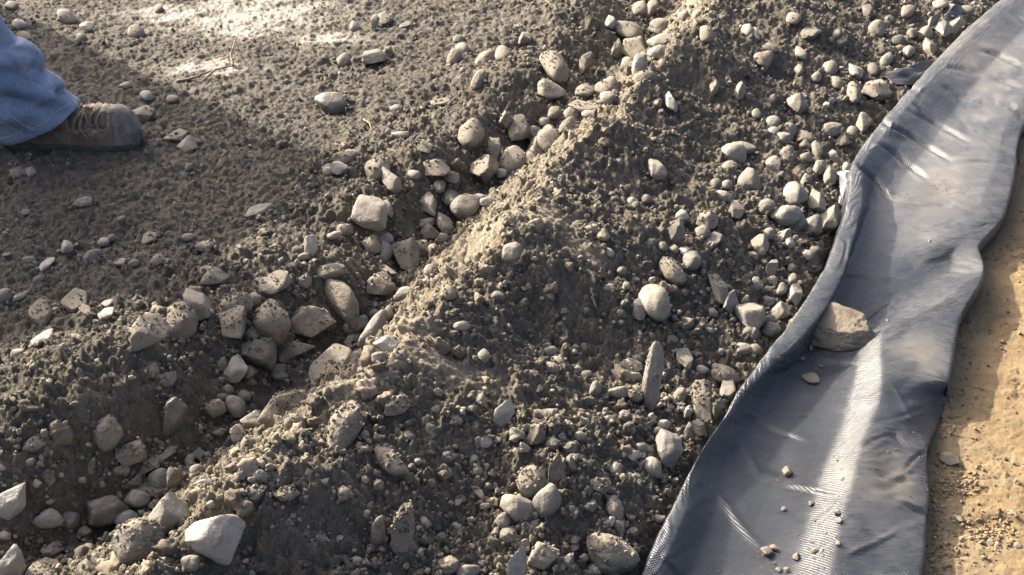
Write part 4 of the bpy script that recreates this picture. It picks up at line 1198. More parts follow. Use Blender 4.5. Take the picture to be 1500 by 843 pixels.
for i, o in enumerate(ALL):
    r = np.random.default_rng(1000 + i)
    m = 1.0 / PPM[i]
    c = HP[i]
    view = np.array([c[0], c[1], c[2] - HC]); dist = np.linalg.norm(view); view /= dist
    dep = math.asin(-view[2])
    right = np.array([-view[1], view[0], 0]) * -1; right /= np.linalg.norm(right)
    ground_f = np.array([view[0], view[1], 0]); ground_f /= np.linalg.norm(ground_f)
    upz = np.array([0, 0, 1.0])
    bl = .85 if o['up'] else (.12 if o['kind'] == 's' else .35)
    yv = (1 - bl) * ground_f / math.sin(dep) + bl * upz / math.cos(dep)
    ct, st = math.cos(o['rot']), math.sin(o['rot'])
    A = (ct * right + st * yv) * o['L'] * .5 * m
    B = (-st * right + ct * yv) * o['S'] * .5 * m
    nrm = np.cross(A, B); nrm /= np.linalg.norm(nrm)
    T = {'r': .80, 'a': .75, 's': .32, 'e': .85}[o['kind']] * math.sqrt(o['S'] * min(o['L'], 1.5 * o['S'])) * .5 * m
    n = 5 if o['L'] >= 74 else 4 if o['L'] >= 26 else 3
    U, Fq = stone_shape(n, o['kind'], r)
    Vv = U[:, :1] * A + U[:, 1:2] * B + U[:, 2:] * nrm * T
    # settle so that about a third to a half is below the ground
    W = Vv + c
    if i not in SINGLE:
        REST_V.append(W); REST_F.append(Fq + rest_n); rest_n += len(W)
        continue
    ob = mesh_obj('stone', Vv, Fq, M_STONE)
    ob.location = c
    if o['kind'] in 'as': ob.data.set_sharp_from_angle(angle=math.radians(38))
    tn = np.array(TONE[o['tone']]) * r.uniform(.86, 1.16)
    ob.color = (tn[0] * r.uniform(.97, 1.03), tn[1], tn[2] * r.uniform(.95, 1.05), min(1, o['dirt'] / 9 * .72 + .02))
    tag(ob, o['label'], 'stone', 'loose stones in the rubble')
    W = Vv + c
    if o['dirt'] >= 4 and o['L'] > 22:
        nn = Vv / np.linalg.norm(Vv, axis=1)[:, None]
        top = W[(nn[:, 2] > .25)]
        kk = int(o['L'] * o['S'] * .014 * (o['dirt'] - 3))
        if len(top): STONE_TOPS.append(top[r.integers(0, len(top), kk)] + r.normal(0, .0012, (kk, 3)))
    kk = int(o['L'] * .8)
    th = r.uniform(0, 2 * np.pi, kk); q = r.uniform(.95, 1.5, kk)
    STONE_FEET.append(np.stack([c[0] + np.cos(th) * q * o['L'] * .5 * m, c[1] + np.sin(th) * q * o['L'] * .5 * m], -1))
tag(mesh_obj('small_stones', np.concatenate(REST_V), np.concatenate(REST_F), M_PEB), 'small pebbles and chips of stone scattered over the rubble and the flat ground', 'stones', kind='stuff')

# ------------------------------------------------------------------ uncountable small stuff
def scatter_mesh(name, pts, rad, level, mat, seed, squash=(.55, 1.0), nshape=14, lumpy=0.0):
    r = np.random.default_rng(seed)
    D, Fq = ico(level); nv = len(D)
    shapes = []
    for k in range(nshape):
        nrm = fibo(9, r); kk = r.uniform(.7, 1.0, 9); p = r.choice([10, 20, 40])
        rd = ((np.maximum(D @ nrm.T, 0) / kk) ** p).sum(1) ** (-1 / p)
        rd = np.minimum(rd, 1.4) * r.uniform(.88, 1.12, nv) if level < 3 else np.minimum(rd, 1.4)
        if lumpy: rd = rd * (1 + lumpy * noise3(D * 2.5 + k * 7, 31) + lumpy * .8 * noise3(D * 5.5 + k * 7, 32) + lumpy * .5 * noise3(D * 12 + k, 33))
        shapes.append(D * rd[:, None])
    shapes = np.array(shapes)
    n = len(pts); si = r.integers(0, nshape, n)
    Q = r.normal(size=(n, 4)); Q /= np.linalg.norm(Q, axis=1)[:, None]
    w, x, y, z = Q.T
    R = np.stack([1 - 2 * (y * y + z * z), 2 * (x * y - z * w), 2 * (x * z + y * w), 2 * (x * y + z * w), 1 - 2 * (x * x + z * z), 2 * (y * z - x * w), 2 * (x * z - y * w), 2 * (y * z + x * w), 1 - 2 * (x * x + y * y)], -1).reshape(n, 3, 3)
    sc = np.stack([np.ones(n), r.uniform(.6, 1, n), r.uniform(squash[0], squash[1], n)], -1) * rad[:, None]
    Vs = np.einsum('nij,nvj->nvi', R, shapes[si] * sc[:, None, :]) + pts[:, None, :]
    Fs = Fq[None] + (np.arange(n) * nv)[:, None, None]
    o = mesh_obj(name, Vs.reshape(-1, 3), Fs.reshape(-1, 3), mat, smooth=(level > 2))
    return o
def sample_ground(n, r, dens):
    """random points on the part of the ground in view, thinned by a density function"""
    y = .98 * (3.95 / .98) ** r.uniform(0, 1, n); a = r.uniform(-1, 1, n)
    x = a * (.78 + (y - .98) * .38)
    _, info = H(x, y, False, True)
    keep = r.uniform(0, 1, n) < dens(x, y, info)
    x = x[keep]; y = y[keep]
    return x, y, {k: v[keep] for k, v in info.items()}
def rub_density(base_flat):
    def f(x, y, g):
        t, tl = g['t'], g['tl']
        d = np.where(g['flat'] > .6, base_flat * (1 - .7 * g['comp']), 1.0)
        d = d * (.10 + .90 * patchiness(x, y) * (.5 + .5 * sstep(-.3, .3, fbm(x * 9, y * 9, 401, 3))))
        d = np.maximum(d, .85 * np.exp(-((t - g['tc'] + .02) / .08) ** 2))
        return np.where(t < tl - .022, d * (1 - .8 * ledge(x, y)), 0)
    return f
r = np.random.default_rng(5)
x, y, g = sample_ground(112000, r, rub_density(.42))
rad = .0013 + .0068 * r.uniform(0, 1, len(x)) ** 5.5
rad = np.where(g['flat'] > .6, rad * .75, rad)
rad *= .75 + .25 * y / 2.2
z = H(x, y)
parts_p = [np.stack([x, y, z + rad * .25], -1)]; parts_r = [rad]
ft = np.concatenate(STONE_FEET)
tl_ = profile(ft[:, 0], ft[:, 1]); ft = ft[tl_[2] < tl_[6] - .02]
rr = .0020 + .0045 * r.uniform(0, 1, len(ft)) ** 2.5
parts_p.append(np.stack([ft[:, 0], ft[:, 1], H(ft[:, 0], ft[:, 1]) + rr * .4], -1)); parts_r.append(rr)
tp = np.concatenate(STONE_TOPS); parts_p.append(tp); parts_r.append(.0013 + .0028 * r.uniform(0, 1, len(tp)) ** 2.5)
PP = np.concatenate(parts_p); RR = np.concatenate(parts_r)
big = RR > .0056
tag(scatter_mesh('soil_crumbs', PP[~big], RR[~big], 1, M_CRUMB, 11),
    'loose crumbs of brown soil spread over the rubble and the flat ground', 'soil', kind='stuff')
tag(scatter_mesh('soil_clods', PP[big], RR[big], 2, M_CRUMB, 12), 'larger clods of brown soil lying among the rubble', 'soil', kind='stuff')
x, y, g = sample_ground(2300, r, lambda x, y, g: rub_density(.10)(x, y, g) * (.5 + .8 * np.exp(-((g['t'] - g['tc']) / .12) ** 2)))
rad = .007 + .013 * r.uniform(0, 1, len(x)) ** 2.2
tag(scatter_mesh('crumbly_clods', np.stack([x, y, H(x, y) + rad * .12], -1), rad, 3, M_CLOD, 17, (.6, 1.0), 24, .30), 'irregular crumbly clods of soil on the berm and its banks', 'soil', kind='stuff')
x, y, g = sample_ground(26000, r, rub_density(.30))
toe = np.exp(-((g['t'] - g['tl'] + .10) / .12) ** 2); val = np.exp(-((g['t'] - g['tv']) / .05) ** 2)
k = r.uniform(0, 1, len(x)) < .06 + .8 * toe + .2 * val
x, y, toe = x[k], y[k], toe[k]
rad = .0032 + .0100 * r.uniform(0, 1, len(x)) ** 3.6
rad *= (.8 + .25 * toe)
tag(scatter_mesh('gravel', np.stack([x, y, H(x, y) + rad * .3], -1), rad, 2, M_PEB, 13, (.5, .95), 30),
    'small mixed gravel scattered between the larger stones of the rubble', 'gravel', kind='stuff')
# sand grit along the right of the tarp
def sand_density(x, y, g):
    d = .9 * np.exp(-np.maximum(g['t'] - g['tr'], 0) / .05) + .5 * sstep(.15, .5, fbm(x * 7, y * 7, 131, 2)) + .03
    return np.where(g['t'] > g['tr'] + .012, d, 0)
x, y, g = sample_ground(40000, r, sand_density)
rad = .0014 + .0035 * r.uniform(0, 1, len(x)) ** 4
tag(scatter_mesh('sandy_grit', np.stack([x, y, H(x, y) + rad * .35], -1), rad, 1, M_SANDC, 14),
    'yellow grit and small lumps scattered over the sandy path', 'grit', kind='stuff')

# ------------------------------------------------------------------ things lying on the tarp, on the sand and in the soil
def free_stone(name, px, py, L, S, rot, kind, tone, dirt, label, cat, group=None, n=4, surf='tarp', T=None, sink=.30, mat=None):
    r = np.random.default_rng(int(px * 13 + py * 7))
    if surf == 'tarp': c = on_tarp(px, py)
    else: c = hit(px, py)[0][0]
    d = c[1] * CP - (c[2] - HC) * SP; m = d / FPX
    view = c - np.array([0, 0, HC]); dep = math.asin(-view[2] / np.linalg.norm(view))
    gf = np.array([view[0], view[1], 0]); gf /= np.linalg.norm(gf); right = np.array([gf[1], -gf[0], 0])
    ct, st = math.cos(math.radians(rot)), math.sin(math.radians(rot))
    k = .75 / math.sin(dep)
    A = (ct * right + st * gf * k) * L * .5 * m; B = (-st * right + ct * gf * k) * S * .5 * m
    Th = (T if T else (.22 if kind == 's' else .7) * S) * .5 * m
    U, Fq = stone_shape(n, kind, r)
    Vv = U[:, :1] * A + U[:, 1:2] * B + U[:, 2:] * np.array([0, 0, Th])
    o = mesh_obj(name, Vv, Fq, mat or M_STONE)
    if kind in 'as': o.data.set_sharp_from_angle(angle=math.radians(34))
    o.location = c + np.array([0, 0, Th * (1 - 2 * sink)])
    tn = TONE.get(tone, (.2, .2, .2)) if isinstance(tone, str) else tone
    o.color = (*tn, dirt / 9)
    return tag(o, label, cat, group)
BROWN = (.20, .16, .105)
# the boulder that weighs the tarp down: an angular block with flat top and stepped front
def tarp_rock():
    c = on_tarp(1219, 496); d = c[1] * CP - (c[2] - HC) * SP; m = d / FPX * 1.06
    view = c - np.array([0, 0, HC]); gf = np.array([view[0], view[1], 0]); gf /= np.linalg.norm(gf); right = np.array([gf[1], -gf[0], 0])
    c = c - right * 5 * m
    pts = [(-36, -4, 28), (-10, -15, 25), (22, -18, 23), (42, 0, 25), (32, 30, 37), (-4, 40, 42), (-30, 22, 35), (-46, -6, 2), (-22, -30, -8), (10, -38, -8),
           (22, -28, 4), (50, -12, 0), (48, 24, -4), (0, 50, -4), (-42, 30, -4), (46, -4, 14), (-14, -27, 10), (-40, 10, 20)]
    bm = bmesh.new()
    for q in pts: bm.verts.new(q)
    bmesh.ops.convex_hull(bm, input=bm.verts[:])
    bmesh.ops.triangulate(bm, faces=bm.faces[:])
    bmesh.ops.bevel(bm, geom=bm.edges[:], offset=1.6, segments=1, affect='EDGES')
    bmesh.ops.triangulate(bm, faces=bm.faces[:])
    for _ in range(3):
        bmesh.ops.subdivide_edges(bm, edges=[e for e in bm.edges if e.calc_length() > 3.0], cuts=1, use_grid_fill=True)
        bmesh.ops.triangulate(bm, faces=[f for f in bm.faces if len(f.verts) > 3])
    bm.normal_update()
    X = np.array([v.co[:] for v in bm.verts]); Nm = np.array([v.normal[:] for v in bm.verts])
    X = X + Nm * (1.6 * noise3(X * .07, 6) + 1.3 * noise3(X * .19 + 9, 7) + .8 * noise3(X * .45, 8) + 1.1 * np.maximum(0, noise3(X * [.05, .05, .3], 12)))[:, None]
    Fq = np.array([[v.index for v in f.verts] for f in bm.faces]) if not bm.verts.index_update() else None
    bm.free()
    Q = X * m
    Vv = Q[:, :1] * right * 1.24 + Q[:, 1:2] * gf * .92 + Q[:, 2:] * np.array([0, 0, .72])
    o = mesh_obj('rock', Vv, Fq, M_STONE); o.data.set_sharp_from_angle(angle=math.radians(30))
    o.location = (c[0], c[1], Z_SAND + .024); o.color = (.150, .118, .078, .22)
    tag(o, 'large brown angular rock weighing down the black tarp', 'rock')
tarp_rock()
for q in [
    (1187, 556, 27, 20, -5, 's', 'b', 5, 'thin grey-brown flake of stone lying flat on the tarp in front of the brown rock'),
    (1152, 692, 15, 14, 30, 'a', 'b', 6, 'dark lump of soil alone on the shaded left half of the tarp'),
    (1187, 739, 9, 9, 0, 'a', 'b', 7, 'small soil crumb on the tarp halfway between the dark lump and the bottom edge'),
    (1124, 810, 19, 17, 0, 'a', 'b', 9, 'largest crumbly soil lump on the lower left of the tarp'),
    (1134, 803, 15, 11, 0, 'a', 'b', 9, 'crumbly soil lump touching the right of the largest one on the tarp'),
    (1165, 817, 11, 12, 0, 'a', 'd', 3, 'dark pebble on the tarp right of the crumbly soil lumps'),
    (1194, 806, 16, 11, 0, 'a', 'b', 8, 'orange-brown soil crumbs heaped on the sunlit lower tarp'),
    (1226, 752, 11, 11, 0, 'a', 'b', 6, 'upper pebble of the close pair on the sunlit ridge of the tarp'),
    (1230, 766, 9, 9, 0, 'a', 'd', 4, 'lower pebble of the close pair on the sunlit ridge of the tarp'),
    (1227, 797, 8, 9, 0, 'a', 'b', 5, 'single reddish pebble on the tarp ridge below the close pair'),
    (1149, 747, 8, 8, 0, 'a', 'b', 7, 'pale soil crumb on the shaded tarp left of the sunlit strip'),
    (1140, 834, 9, 8, 0, 'a', 'p', 5, 'pale bit of grit on the tarp at the bottom edge, left one'),
    (1151, 836, 10, 9, 0, 'a', 'b', 7, 'brown bit of grit on the tarp at the bottom edge, right one'),
    (1186, 514, 7, 12, 0, 'a', 'p', 5, 'small pale chip standing in front of the brown rock on the tarp'),
    (1172, 524, 12, 7, -30, 's', 'p', 5, 'flat pale chip left of the standing chip in front of the brown rock'),
    (1203, 537, 6, 5, 0, 'a', 'p', 5, 'tiny pale crumb on the tarp fold below the brown rock'),
    (1234, 703, 7, 5, 0, 'a', 'b', 6, 'brown crumb on the tan dusty patch of the tarp ridge'),
    (1300, 470, 5, 5, 0, 'a', 'd', 3, 'tiny dark crumb in the shaded tarp fold right of the brown rock'),
    (1361, 353, 5, 4, 0, 'a', 'd', 2, 'tiny dark speck of grit on the upper sunlit tarp')]:
    free_stone('soil_lump' if q[7] >= 6 else 'stone_chip', *q[:8], q[8], 'soil lump' if q[7] >= 6 else 'stone chip', 'bits of soil and stone on the tarp', n=3, sink=.2)
rg = np.random.default_rng(77)
tt = []
for (cx, cy, sx, sy, k) in ((1150, 760, 45, 60, 60), (1225, 770, 22, 50, 34), (1165, 600, 25, 40, 26), (1380, 276, 22, 9, 40), (1222, 700, 20, 16, 24), (1124, 812, 14, 10, 40), (1194, 808, 12, 6, 26), (1185, 525, 40, 20, 22), (1300, 690, 40, 30, 30), (1150, 694, 14, 8, 16)):
    for _ in range(k):
        tt.append(on_tarp(cx + rg.normal() * sx, cy + rg.normal() * sy))
tt = np.array(tt); tr_ = .0007 + .0015 * rg.uniform(0, 1, len(tt)) ** 3
tt[:, 2] += tr_ * .4
tag(scatter_mesh('tarp_grit', tt, tr_, 1, M_SANDC, 15), 'fine brown grit sprinkled over the tarp', 'grit', kind='stuff')

for q in [
    (1390, 677, 29, 20, -20, 'a', BROWN, 9, 'largest tan soil clod on the sandy path right of the tarp'),
    (1480, 752, 15, 12, 0, 'a', BROWN, 9, 'clod near the right edge above the bottom corner of the sandy path'),
    (1405, 762, 16, 13, 0, 'a', (.17, .15, .11), 7, 'greyish clod in the crumbly patch of the sandy path'),
    (1463, 802, 14, 11, 0, 'a', (.12, .11, .09), 5, 'dark stone in the grey grit of the sandy path'),
    (1451, 797, 12, 10, 0, 'a', (.10, .095, .08), 5, 'dark pebble left of the dark stone in the grey grit'),
    (1490, 802, 13, 10, 0, 'a', (.14, .13, .10), 5, 'dark pebble right of the dark stone in the grey grit'),
    (1412, 720, 14, 9, 10, 'a', (.36, .27, .16), 9, 'yellow lump in the middle of the crumbled sand below the largest clod')]:
    free_stone('soil_clod', *q[:8], q[8], 'soil clod', 'clods on the sandy path', n=4, surf='g', sink=.25)
gp = []
for (cx, cy, sx, sy, k) in ((1405, 712, 16, 10, 150), (1464, 780, 18, 14, 130), (1420, 790, 30, 26, 120), (1385, 628, 8, 12, 60), (1372, 740, 5, 40, 90)):
    q = hit(cx + rg.normal(size=k) * sx, cy + rg.normal(size=k) * sy)[0]; gp.append(q)
gp = np.concatenate(gp); gr = .0014 + .003 * rg.uniform(0, 1, len(gp)) ** 2
gp = gp[:]; st_ = profile(gp[:, 0], gp[:, 1]); okk = st_[2] > st_[7] + .008
gp, gr = gp[okk], gr[okk]; gp[:, 2] = H(gp[:, 0], gp[:, 1]) + gr * .3
tag(scatter_mesh('crumbled_sand', gp, gr, 2, M_SANDC, 16), 'heaps of crumbled sand on the path beside the tarp', 'sand', kind='stuff')

# twigs
def twig(name, pix, rad, label, lifts, branches=()):
    pts = []
    for (a, b), l in zip(pix, lifts):
        q = hit(a, b)[0][0]; q[2] = H(q[:1], q[1:2])[0] + l; pts.append(q)
    pts = crom(pts, 6); pts += np.random.default_rng(3).normal(0, rad * .25, pts.shape)
    R = np.linspace(rad, rad * .45, len(pts))
    root = tube_obj(name, pts, R, M_WOOD, None, 7)
    tag(root, label, 'twig', 'dry twigs in the soil')
    for bp, bl in branches:
        q2 = []
        for (a, b), l in zip(bp, bl):
            q = hit(a, b)[0][0]; q[2] = H(q[:1], q[1:2])[0] + l; q2.append(q)
        q2 = crom(q2, 5); tube_obj('branch', q2, np.linspace(rad * .8, rad * .3, len(q2)), M_WOOD, root, 6)
twig('twig', [(258, 121), (285, 117), (315, 112), (343, 106)], .0042, 'dry forked twig on the edge of the bright ground right of the leg', (.006, .012, .014, .022),
     [([(343, 107), (340, 97), (345, 88), (349, 79)], (.022, .03, .04, .045)), ([(315, 112), (300, 119), (290, 124)], (.014, .008, .004))])
twig('twig', [(866, 431), (869, 440), (874, 451)], .0032, 'short dark twig stuck in the berm face above the long pillar-shaped stone', (.012, .012, .010))
twig('twig', [(474, 566), (480, 560), (486, 552)], .0022, 'thin pale twig lying near the sunlit flat slab in the ditch', (.008, .014, .018))
twig('twig', [(533, 181), (541, 188), (546, 196)], .003, 'small curved dark twig on the flat ground below the far half-sunk stone', (.008, .012, .008))

# black liner sheets that come out from under the rubble, and a scrap of white plastic
def sheet(name, rows, mat, label, cat, seed=0, wr=.002):
    G2 = np.array(rows, float)
    Pq = np.zeros(G2.shape)
    for i in range(G2.shape[0]):
        for j in range(G2.shape[1]):
            q = hit(G2[i, j, 0], G2[i, j, 1], 0.0)[0][0]; q[2] = H(q[:1], q[1:2])[0] + G2[i, j, 2]; Pq[i, j] = q
    S = crom(crom(Pq, 10).transpose(1, 0, 2), 12).transpose(1, 0, 2)
    nrr, ncc = S.shape[:2]
    u = np.arange(nrr)[:, None] / 10. + np.zeros((1, ncc)); v = np.arange(ncc)[None] / 12. + np.zeros((nrr, 1))
    S[..., 2] += wr * fbm(u * 1.5 + seed, v * 1.5, 300 + seed, 3)
    o = mesh_obj(name, S.reshape(-1, 3), grid_faces(nrr, ncc), mat)
    sm = o.modifiers.new('thickness', 'SOLIDIFY'); sm.thickness = .0016
    return tag(o, label, cat)
sheet('plastic_liner', [[(1290, 112, .002), (1318, 106, .008), (1345, 101, .010), (1372, 92, .008)],
                        [(1290, 114, .000), (1320, 111, .005), (1346, 107, .005), (1370, 100, .005)],
                        [(1300, 118, .004), (1325, 119, .006), (1344, 117, .006), (1362, 112, .006)],
                        [(1308, 126, -.004), (1326, 127, .0), (1340, 126, .0), (1350, 124, .0)]], M_LINER,
      'black plastic liner edge poking out from the gravel beside the upper tarp', 'liner', 1)
sheet('plastic_liner', [[(1376, 32, .004), (1388, 21, .016), (1398, 17, .02), (1410, 14, .016)],
                        [(1380, 33, .003), (1390, 27, .008), (1400, 23, .008), (1410, 20, .008)],
                        [(1390, 38, -.002), (1397, 33, .003), (1404, 29, .003), (1412, 26, .002)]], M_LINER,
      'small black strip of liner between the stones near the far top right corner', 'liner', 2)
sheet('plastic_scrap', [[(1226, 256, .012), (1236, 257, .016), (1246, 262, .02)],
                        [(1228, 268, .018), (1237, 268, .014), (1245, 272, .02)],
                        [(1230, 284, .012), (1236, 286, .018), (1240, 290, .02)],
                        [(1228, 300, .010), (1233, 302, .010), (1237, 305, .014)]], M_WHITE,
      'crumpled white plastic scrap caught between the stones and the tarp lip', 'plastic scrap', 3, .004)
sheet('plastic_liner', [[(1186, 374, .006), (1200, 372, .010), (1214, 370, .012)], [(1184, 384, .006), (1197, 384, .007), (1208, 384, .008)], [(1180, 396, .0), (1192, 398, .003), (1202, 398, .004)]], M_LINER,
      'blue-grey liner corner lying under the pebbles beside the standing tarp lip', 'liner', 4)

# ------------------------------------------------------------------ the person at the left edge: jeans and a work boot
toe = at_z(201, 223, 0.0)
base_z = -0.012
person = empty('person', (toe[0], toe[1] + .055, base_z), 0.0)
tag(person, 'person at the left edge in faded blue jeans and a muddy brown lace-up work boot', 'person')
def smooth_interp(xs, ys, x):
    """monotone-ish cubic through points"""
    P = crom(np.stack([xs, ys], -1), 12); return np.interp(x, P[:, 0], P[:, 1])
BX = np.array([-.338, -.325, -.30, -.25, -.20, -.16, -.13, -.105, -.08, -.055, -.035, -.018, -.006, .0])
BT = np.array([.050, .085, .105, .115, .108, .103, .107, .110, .110, .107, .101, .088, .066, .045])
BW = np.array([.012, .027, .035, .037, .040, .044, .048, .0505, .0515, .0505, .046, .037, .022, .008])
def boot_point(x, th, grow=0.0):
    zt = smooth_interp(BX, BT, x); w = smooth_interp(BX, BW, x)
    c, s_ = np.cos(th), np.sin(th)
    e = .80
    yy_ = np.sign(c) * np.abs(c) ** e * (w + grow)
    zb = .020; hm = (zt - zb)
    zz = zb + hm * np.where(s_ > 0, np.abs(s_) ** .85, 0) + np.where(s_ < 0, s_ * .008, 0)
    yy_ = yy_ * (1 - .22 * np.clip((zz - .05) / .1, 0, 1))
    return np.stack([np.broadcast_to(x, yy_.shape), yy_, zz + grow * np.maximum(s_, 0)], -1)
def boot_loft(name, x0, x1, n, grow, mat, parent, bumpf=None, close=True):
    th = np.linspace(0, 2 * np.pi, 56, endpoint=False)
    xs = x0 + (x1 - x0) * (1 - np.cos(np.linspace(0, np.pi, n))) / 2
    R = np.array([boot_point(x, th, grow) for x in xs])
    if bumpf is not None:
        R = bumpf(R)
    V = R.reshape(-1, 3); F = grid_faces(n, 56, True)
    nV = len(V); V = np.concatenate([V, R[:1].mean(1), R[-1:].mean(1)])
    me = bpy.data.meshes.new(name)
    cap = [(nV, (k + 1) % 56, k) for k in range(56)] + [(nV + 1, (n - 1) * 56 + k, (n - 1) * 56 + (k + 1) % 56) for k in range(56)]
    me.from_pydata([tuple(v) for v in V], [], [tuple(f) for f in F] + cap)
    for p in me.polygons: p.use_smooth = True
    me.materials.append(mat)
    return link(bpy.data.objects.new(name, me), parent)
def boot_wrinkle(R):
    x = R[..., 0]; z = R[..., 2]
    f = np.exp(-((x + .10) / .035) ** 2) * sstep(.04, .08, z)
    R = R.copy(); R[..., 2] -= .0035 * f * (np.sin((x + .25 * (z)) * 2 * np.pi / .021))
    R[..., 1] *= 1 + .02 * noise2(x * 30, z * 30, 501)
    return R
def make_boot(parent):
    boot = boot_loft('boot', -.338, 0.0, 60, 0.0, M_LEATHER, parent, boot_wrinkle)
    boot_loft('toe_cap', -.050, .004, 26, .0035, M_CAP, boot)
    def overlay(name, x0, x1, t0, t1, grow, mat):
        xs = np.linspace(x0, x1, 40); ts = np.linspace(t0, t1, 16)
        g_ = grow * np.minimum(1, np.minimum(np.arange(16), np.arange(16)[::-1]) / 1.5)
        R = np.array([[boot_point(np.array(x), np.array(t), gg * min(1, min(k, 39 - k) / 1.5))for t, gg in zip(ts, g_)] for k, x in enumerate(xs)]).reshape(40, 16, 3)
        R = boot_wrinkle(R)
        return mesh_obj(name, R.reshape(-1, 3), grid_faces(40, 16), mat, boot)
    overlay('rand', -.332, -.045, np.pi - .36, np.pi + .3, .0034, M_RAND)
    overlay('eyestay', -.158, -.066, np.pi - 1.15, np.pi - .50, .0026, M_RAND)
    # sole: outline slab with a notched tread
    n = 70
    xs = -.342 + .350 * (1 - np.cos(np.linspace(0, np.pi, n))) / 2
    w = smooth_interp(BX, BW, np.clip(xs, -.338, 0)) + .006
    w[0] = .012; w[-1] = .010
    bm = bmesh.new()
    ring = [(x, -ww) for x, ww in zip(xs, w)] + [(x, ww) for x, ww in zip(xs[::-1], w[::-1])]
    lay = []
    for z, gsc in ((-.006, .965), (.0, .99), (.011, 1.0), (.0125, .985), (.0145, 1.0), (.026, .985), (.0275, .95)):
        row = []
        for (x, y) in ring:
            zz = z
            if z <= .0: zz = z + .0045 * (math.sin(x * 2 * math.pi / .019) > .1) + .006 * max(0, (x + .045) / .045) ** 2 + (.010 if -.235 < x < -.205 else 0)
            row.append(bm.verts.new((-.168 + (x + .168) * gsc, y * gsc, zz)))
        lay.append(row)
    for a, b in zip(lay[:-1], lay[1:]):
        for k in range(len(a)): bm.faces.new((a[k], a[(k + 1) % len(a)], b[(k + 1) % len(a)], b[k]))
    bm.faces.new(lay[0][::-1]); bm.faces.new(lay[-1])
    me = bpy.data.meshes.new('sole'); bm.to_mesh(me); bm.free(); me.materials.append(M_RUBBER)
    link(bpy.data.objects.new('sole', me), boot)
    def surf(x, z, off=.002):
        """near side of the upper at length x, height z"""
        th = np.linspace(-np.pi / 2, np.pi / 2, 181)
        q = boot_point(x, np.pi + th * -1.0)            # near side: y negative
        q = q[q[:, 1] <= .002]
        k = np.argmin(np.abs(q[:, 2] - z)); p = q[k].copy(); p[1] -= off; p[2] += off * .5; return p
    # eyelets and laces
    eye = [(-.082, .062), (-.104, .074), (-.121, .092)]
    for ex, ez in eye:
        p = surf(ex, ez, .003); bm = bmesh.new()
        bmesh.ops.create_uvsphere(bm, u_segments=10, v_segments=8, radius=.0042)
        for v in bm.verts: v.co.y *= .6
        me = bpy.data.meshes.new('eyelet'); bm.to_mesh(me); bm.free(); me.materials.append(M_METAL)
        o = bpy.data.objects.new('eyelet', me); o.location = p; link(o, boot)
    def top(x, y, off=.005):
        zt = float(smooth_interp(BX, BT, np.array([x]))[0]); return np.array([x, y, zt + off - 1.6 * y * y / .05])
    L = [[surf(-.082, .062, .005), surf(-.088, .085, .005), top(-.078, -.020), top(-.070, .012)],
         [surf(-.104, .074, .005), surf(-.100, .095, .006), top(-.088, -.018), top(-.078, .014)],
         [surf(-.121, .092, .005), surf(-.116, .108, .006), top(-.106, -.016), top(-.094, .014)],
         [surf(-.104, .074, .005), surf(-.114, .094, .006), top(-.122, -.016), top(-.116, .012)],
         [surf(-.121, .092, .006), surf(-.128, .108, .007), top(-.138, -.016), top(-.134, .010)],
         [surf(-.121, .095, .006), surf(-.128, .070, .009), surf(-.118, .052, .008), surf(-.112, .047, .006)],
         [surf(-.125, .098, .008), surf(-.138, .082, .011), surf(-.142, .062, .010), surf(-.132, .055, .009), surf(-.122, .085, .008)]]
    for q in L: tube_obj('lace', crom(q, 6), .0027, M_LACE, boot, 6)
    # stitched seams of the upper
    for q in ([surf(-.052, .034, .001), surf(-.054, .055, .001), surf(-.056, .08, .0012), surf(-.058, .1, .0012)],
              [surf(-.06, .098, .001), surf(-.075, .100, .001), surf(-.092, .094, .001), surf(-.098, .07, .001), surf(-.13, .05, .001), surf(-.16, .046, .001)]):
        tube_obj('seam', crom(q, 8), .0012, M_LACE, boot, 5)
    return boot
make_boot(person)

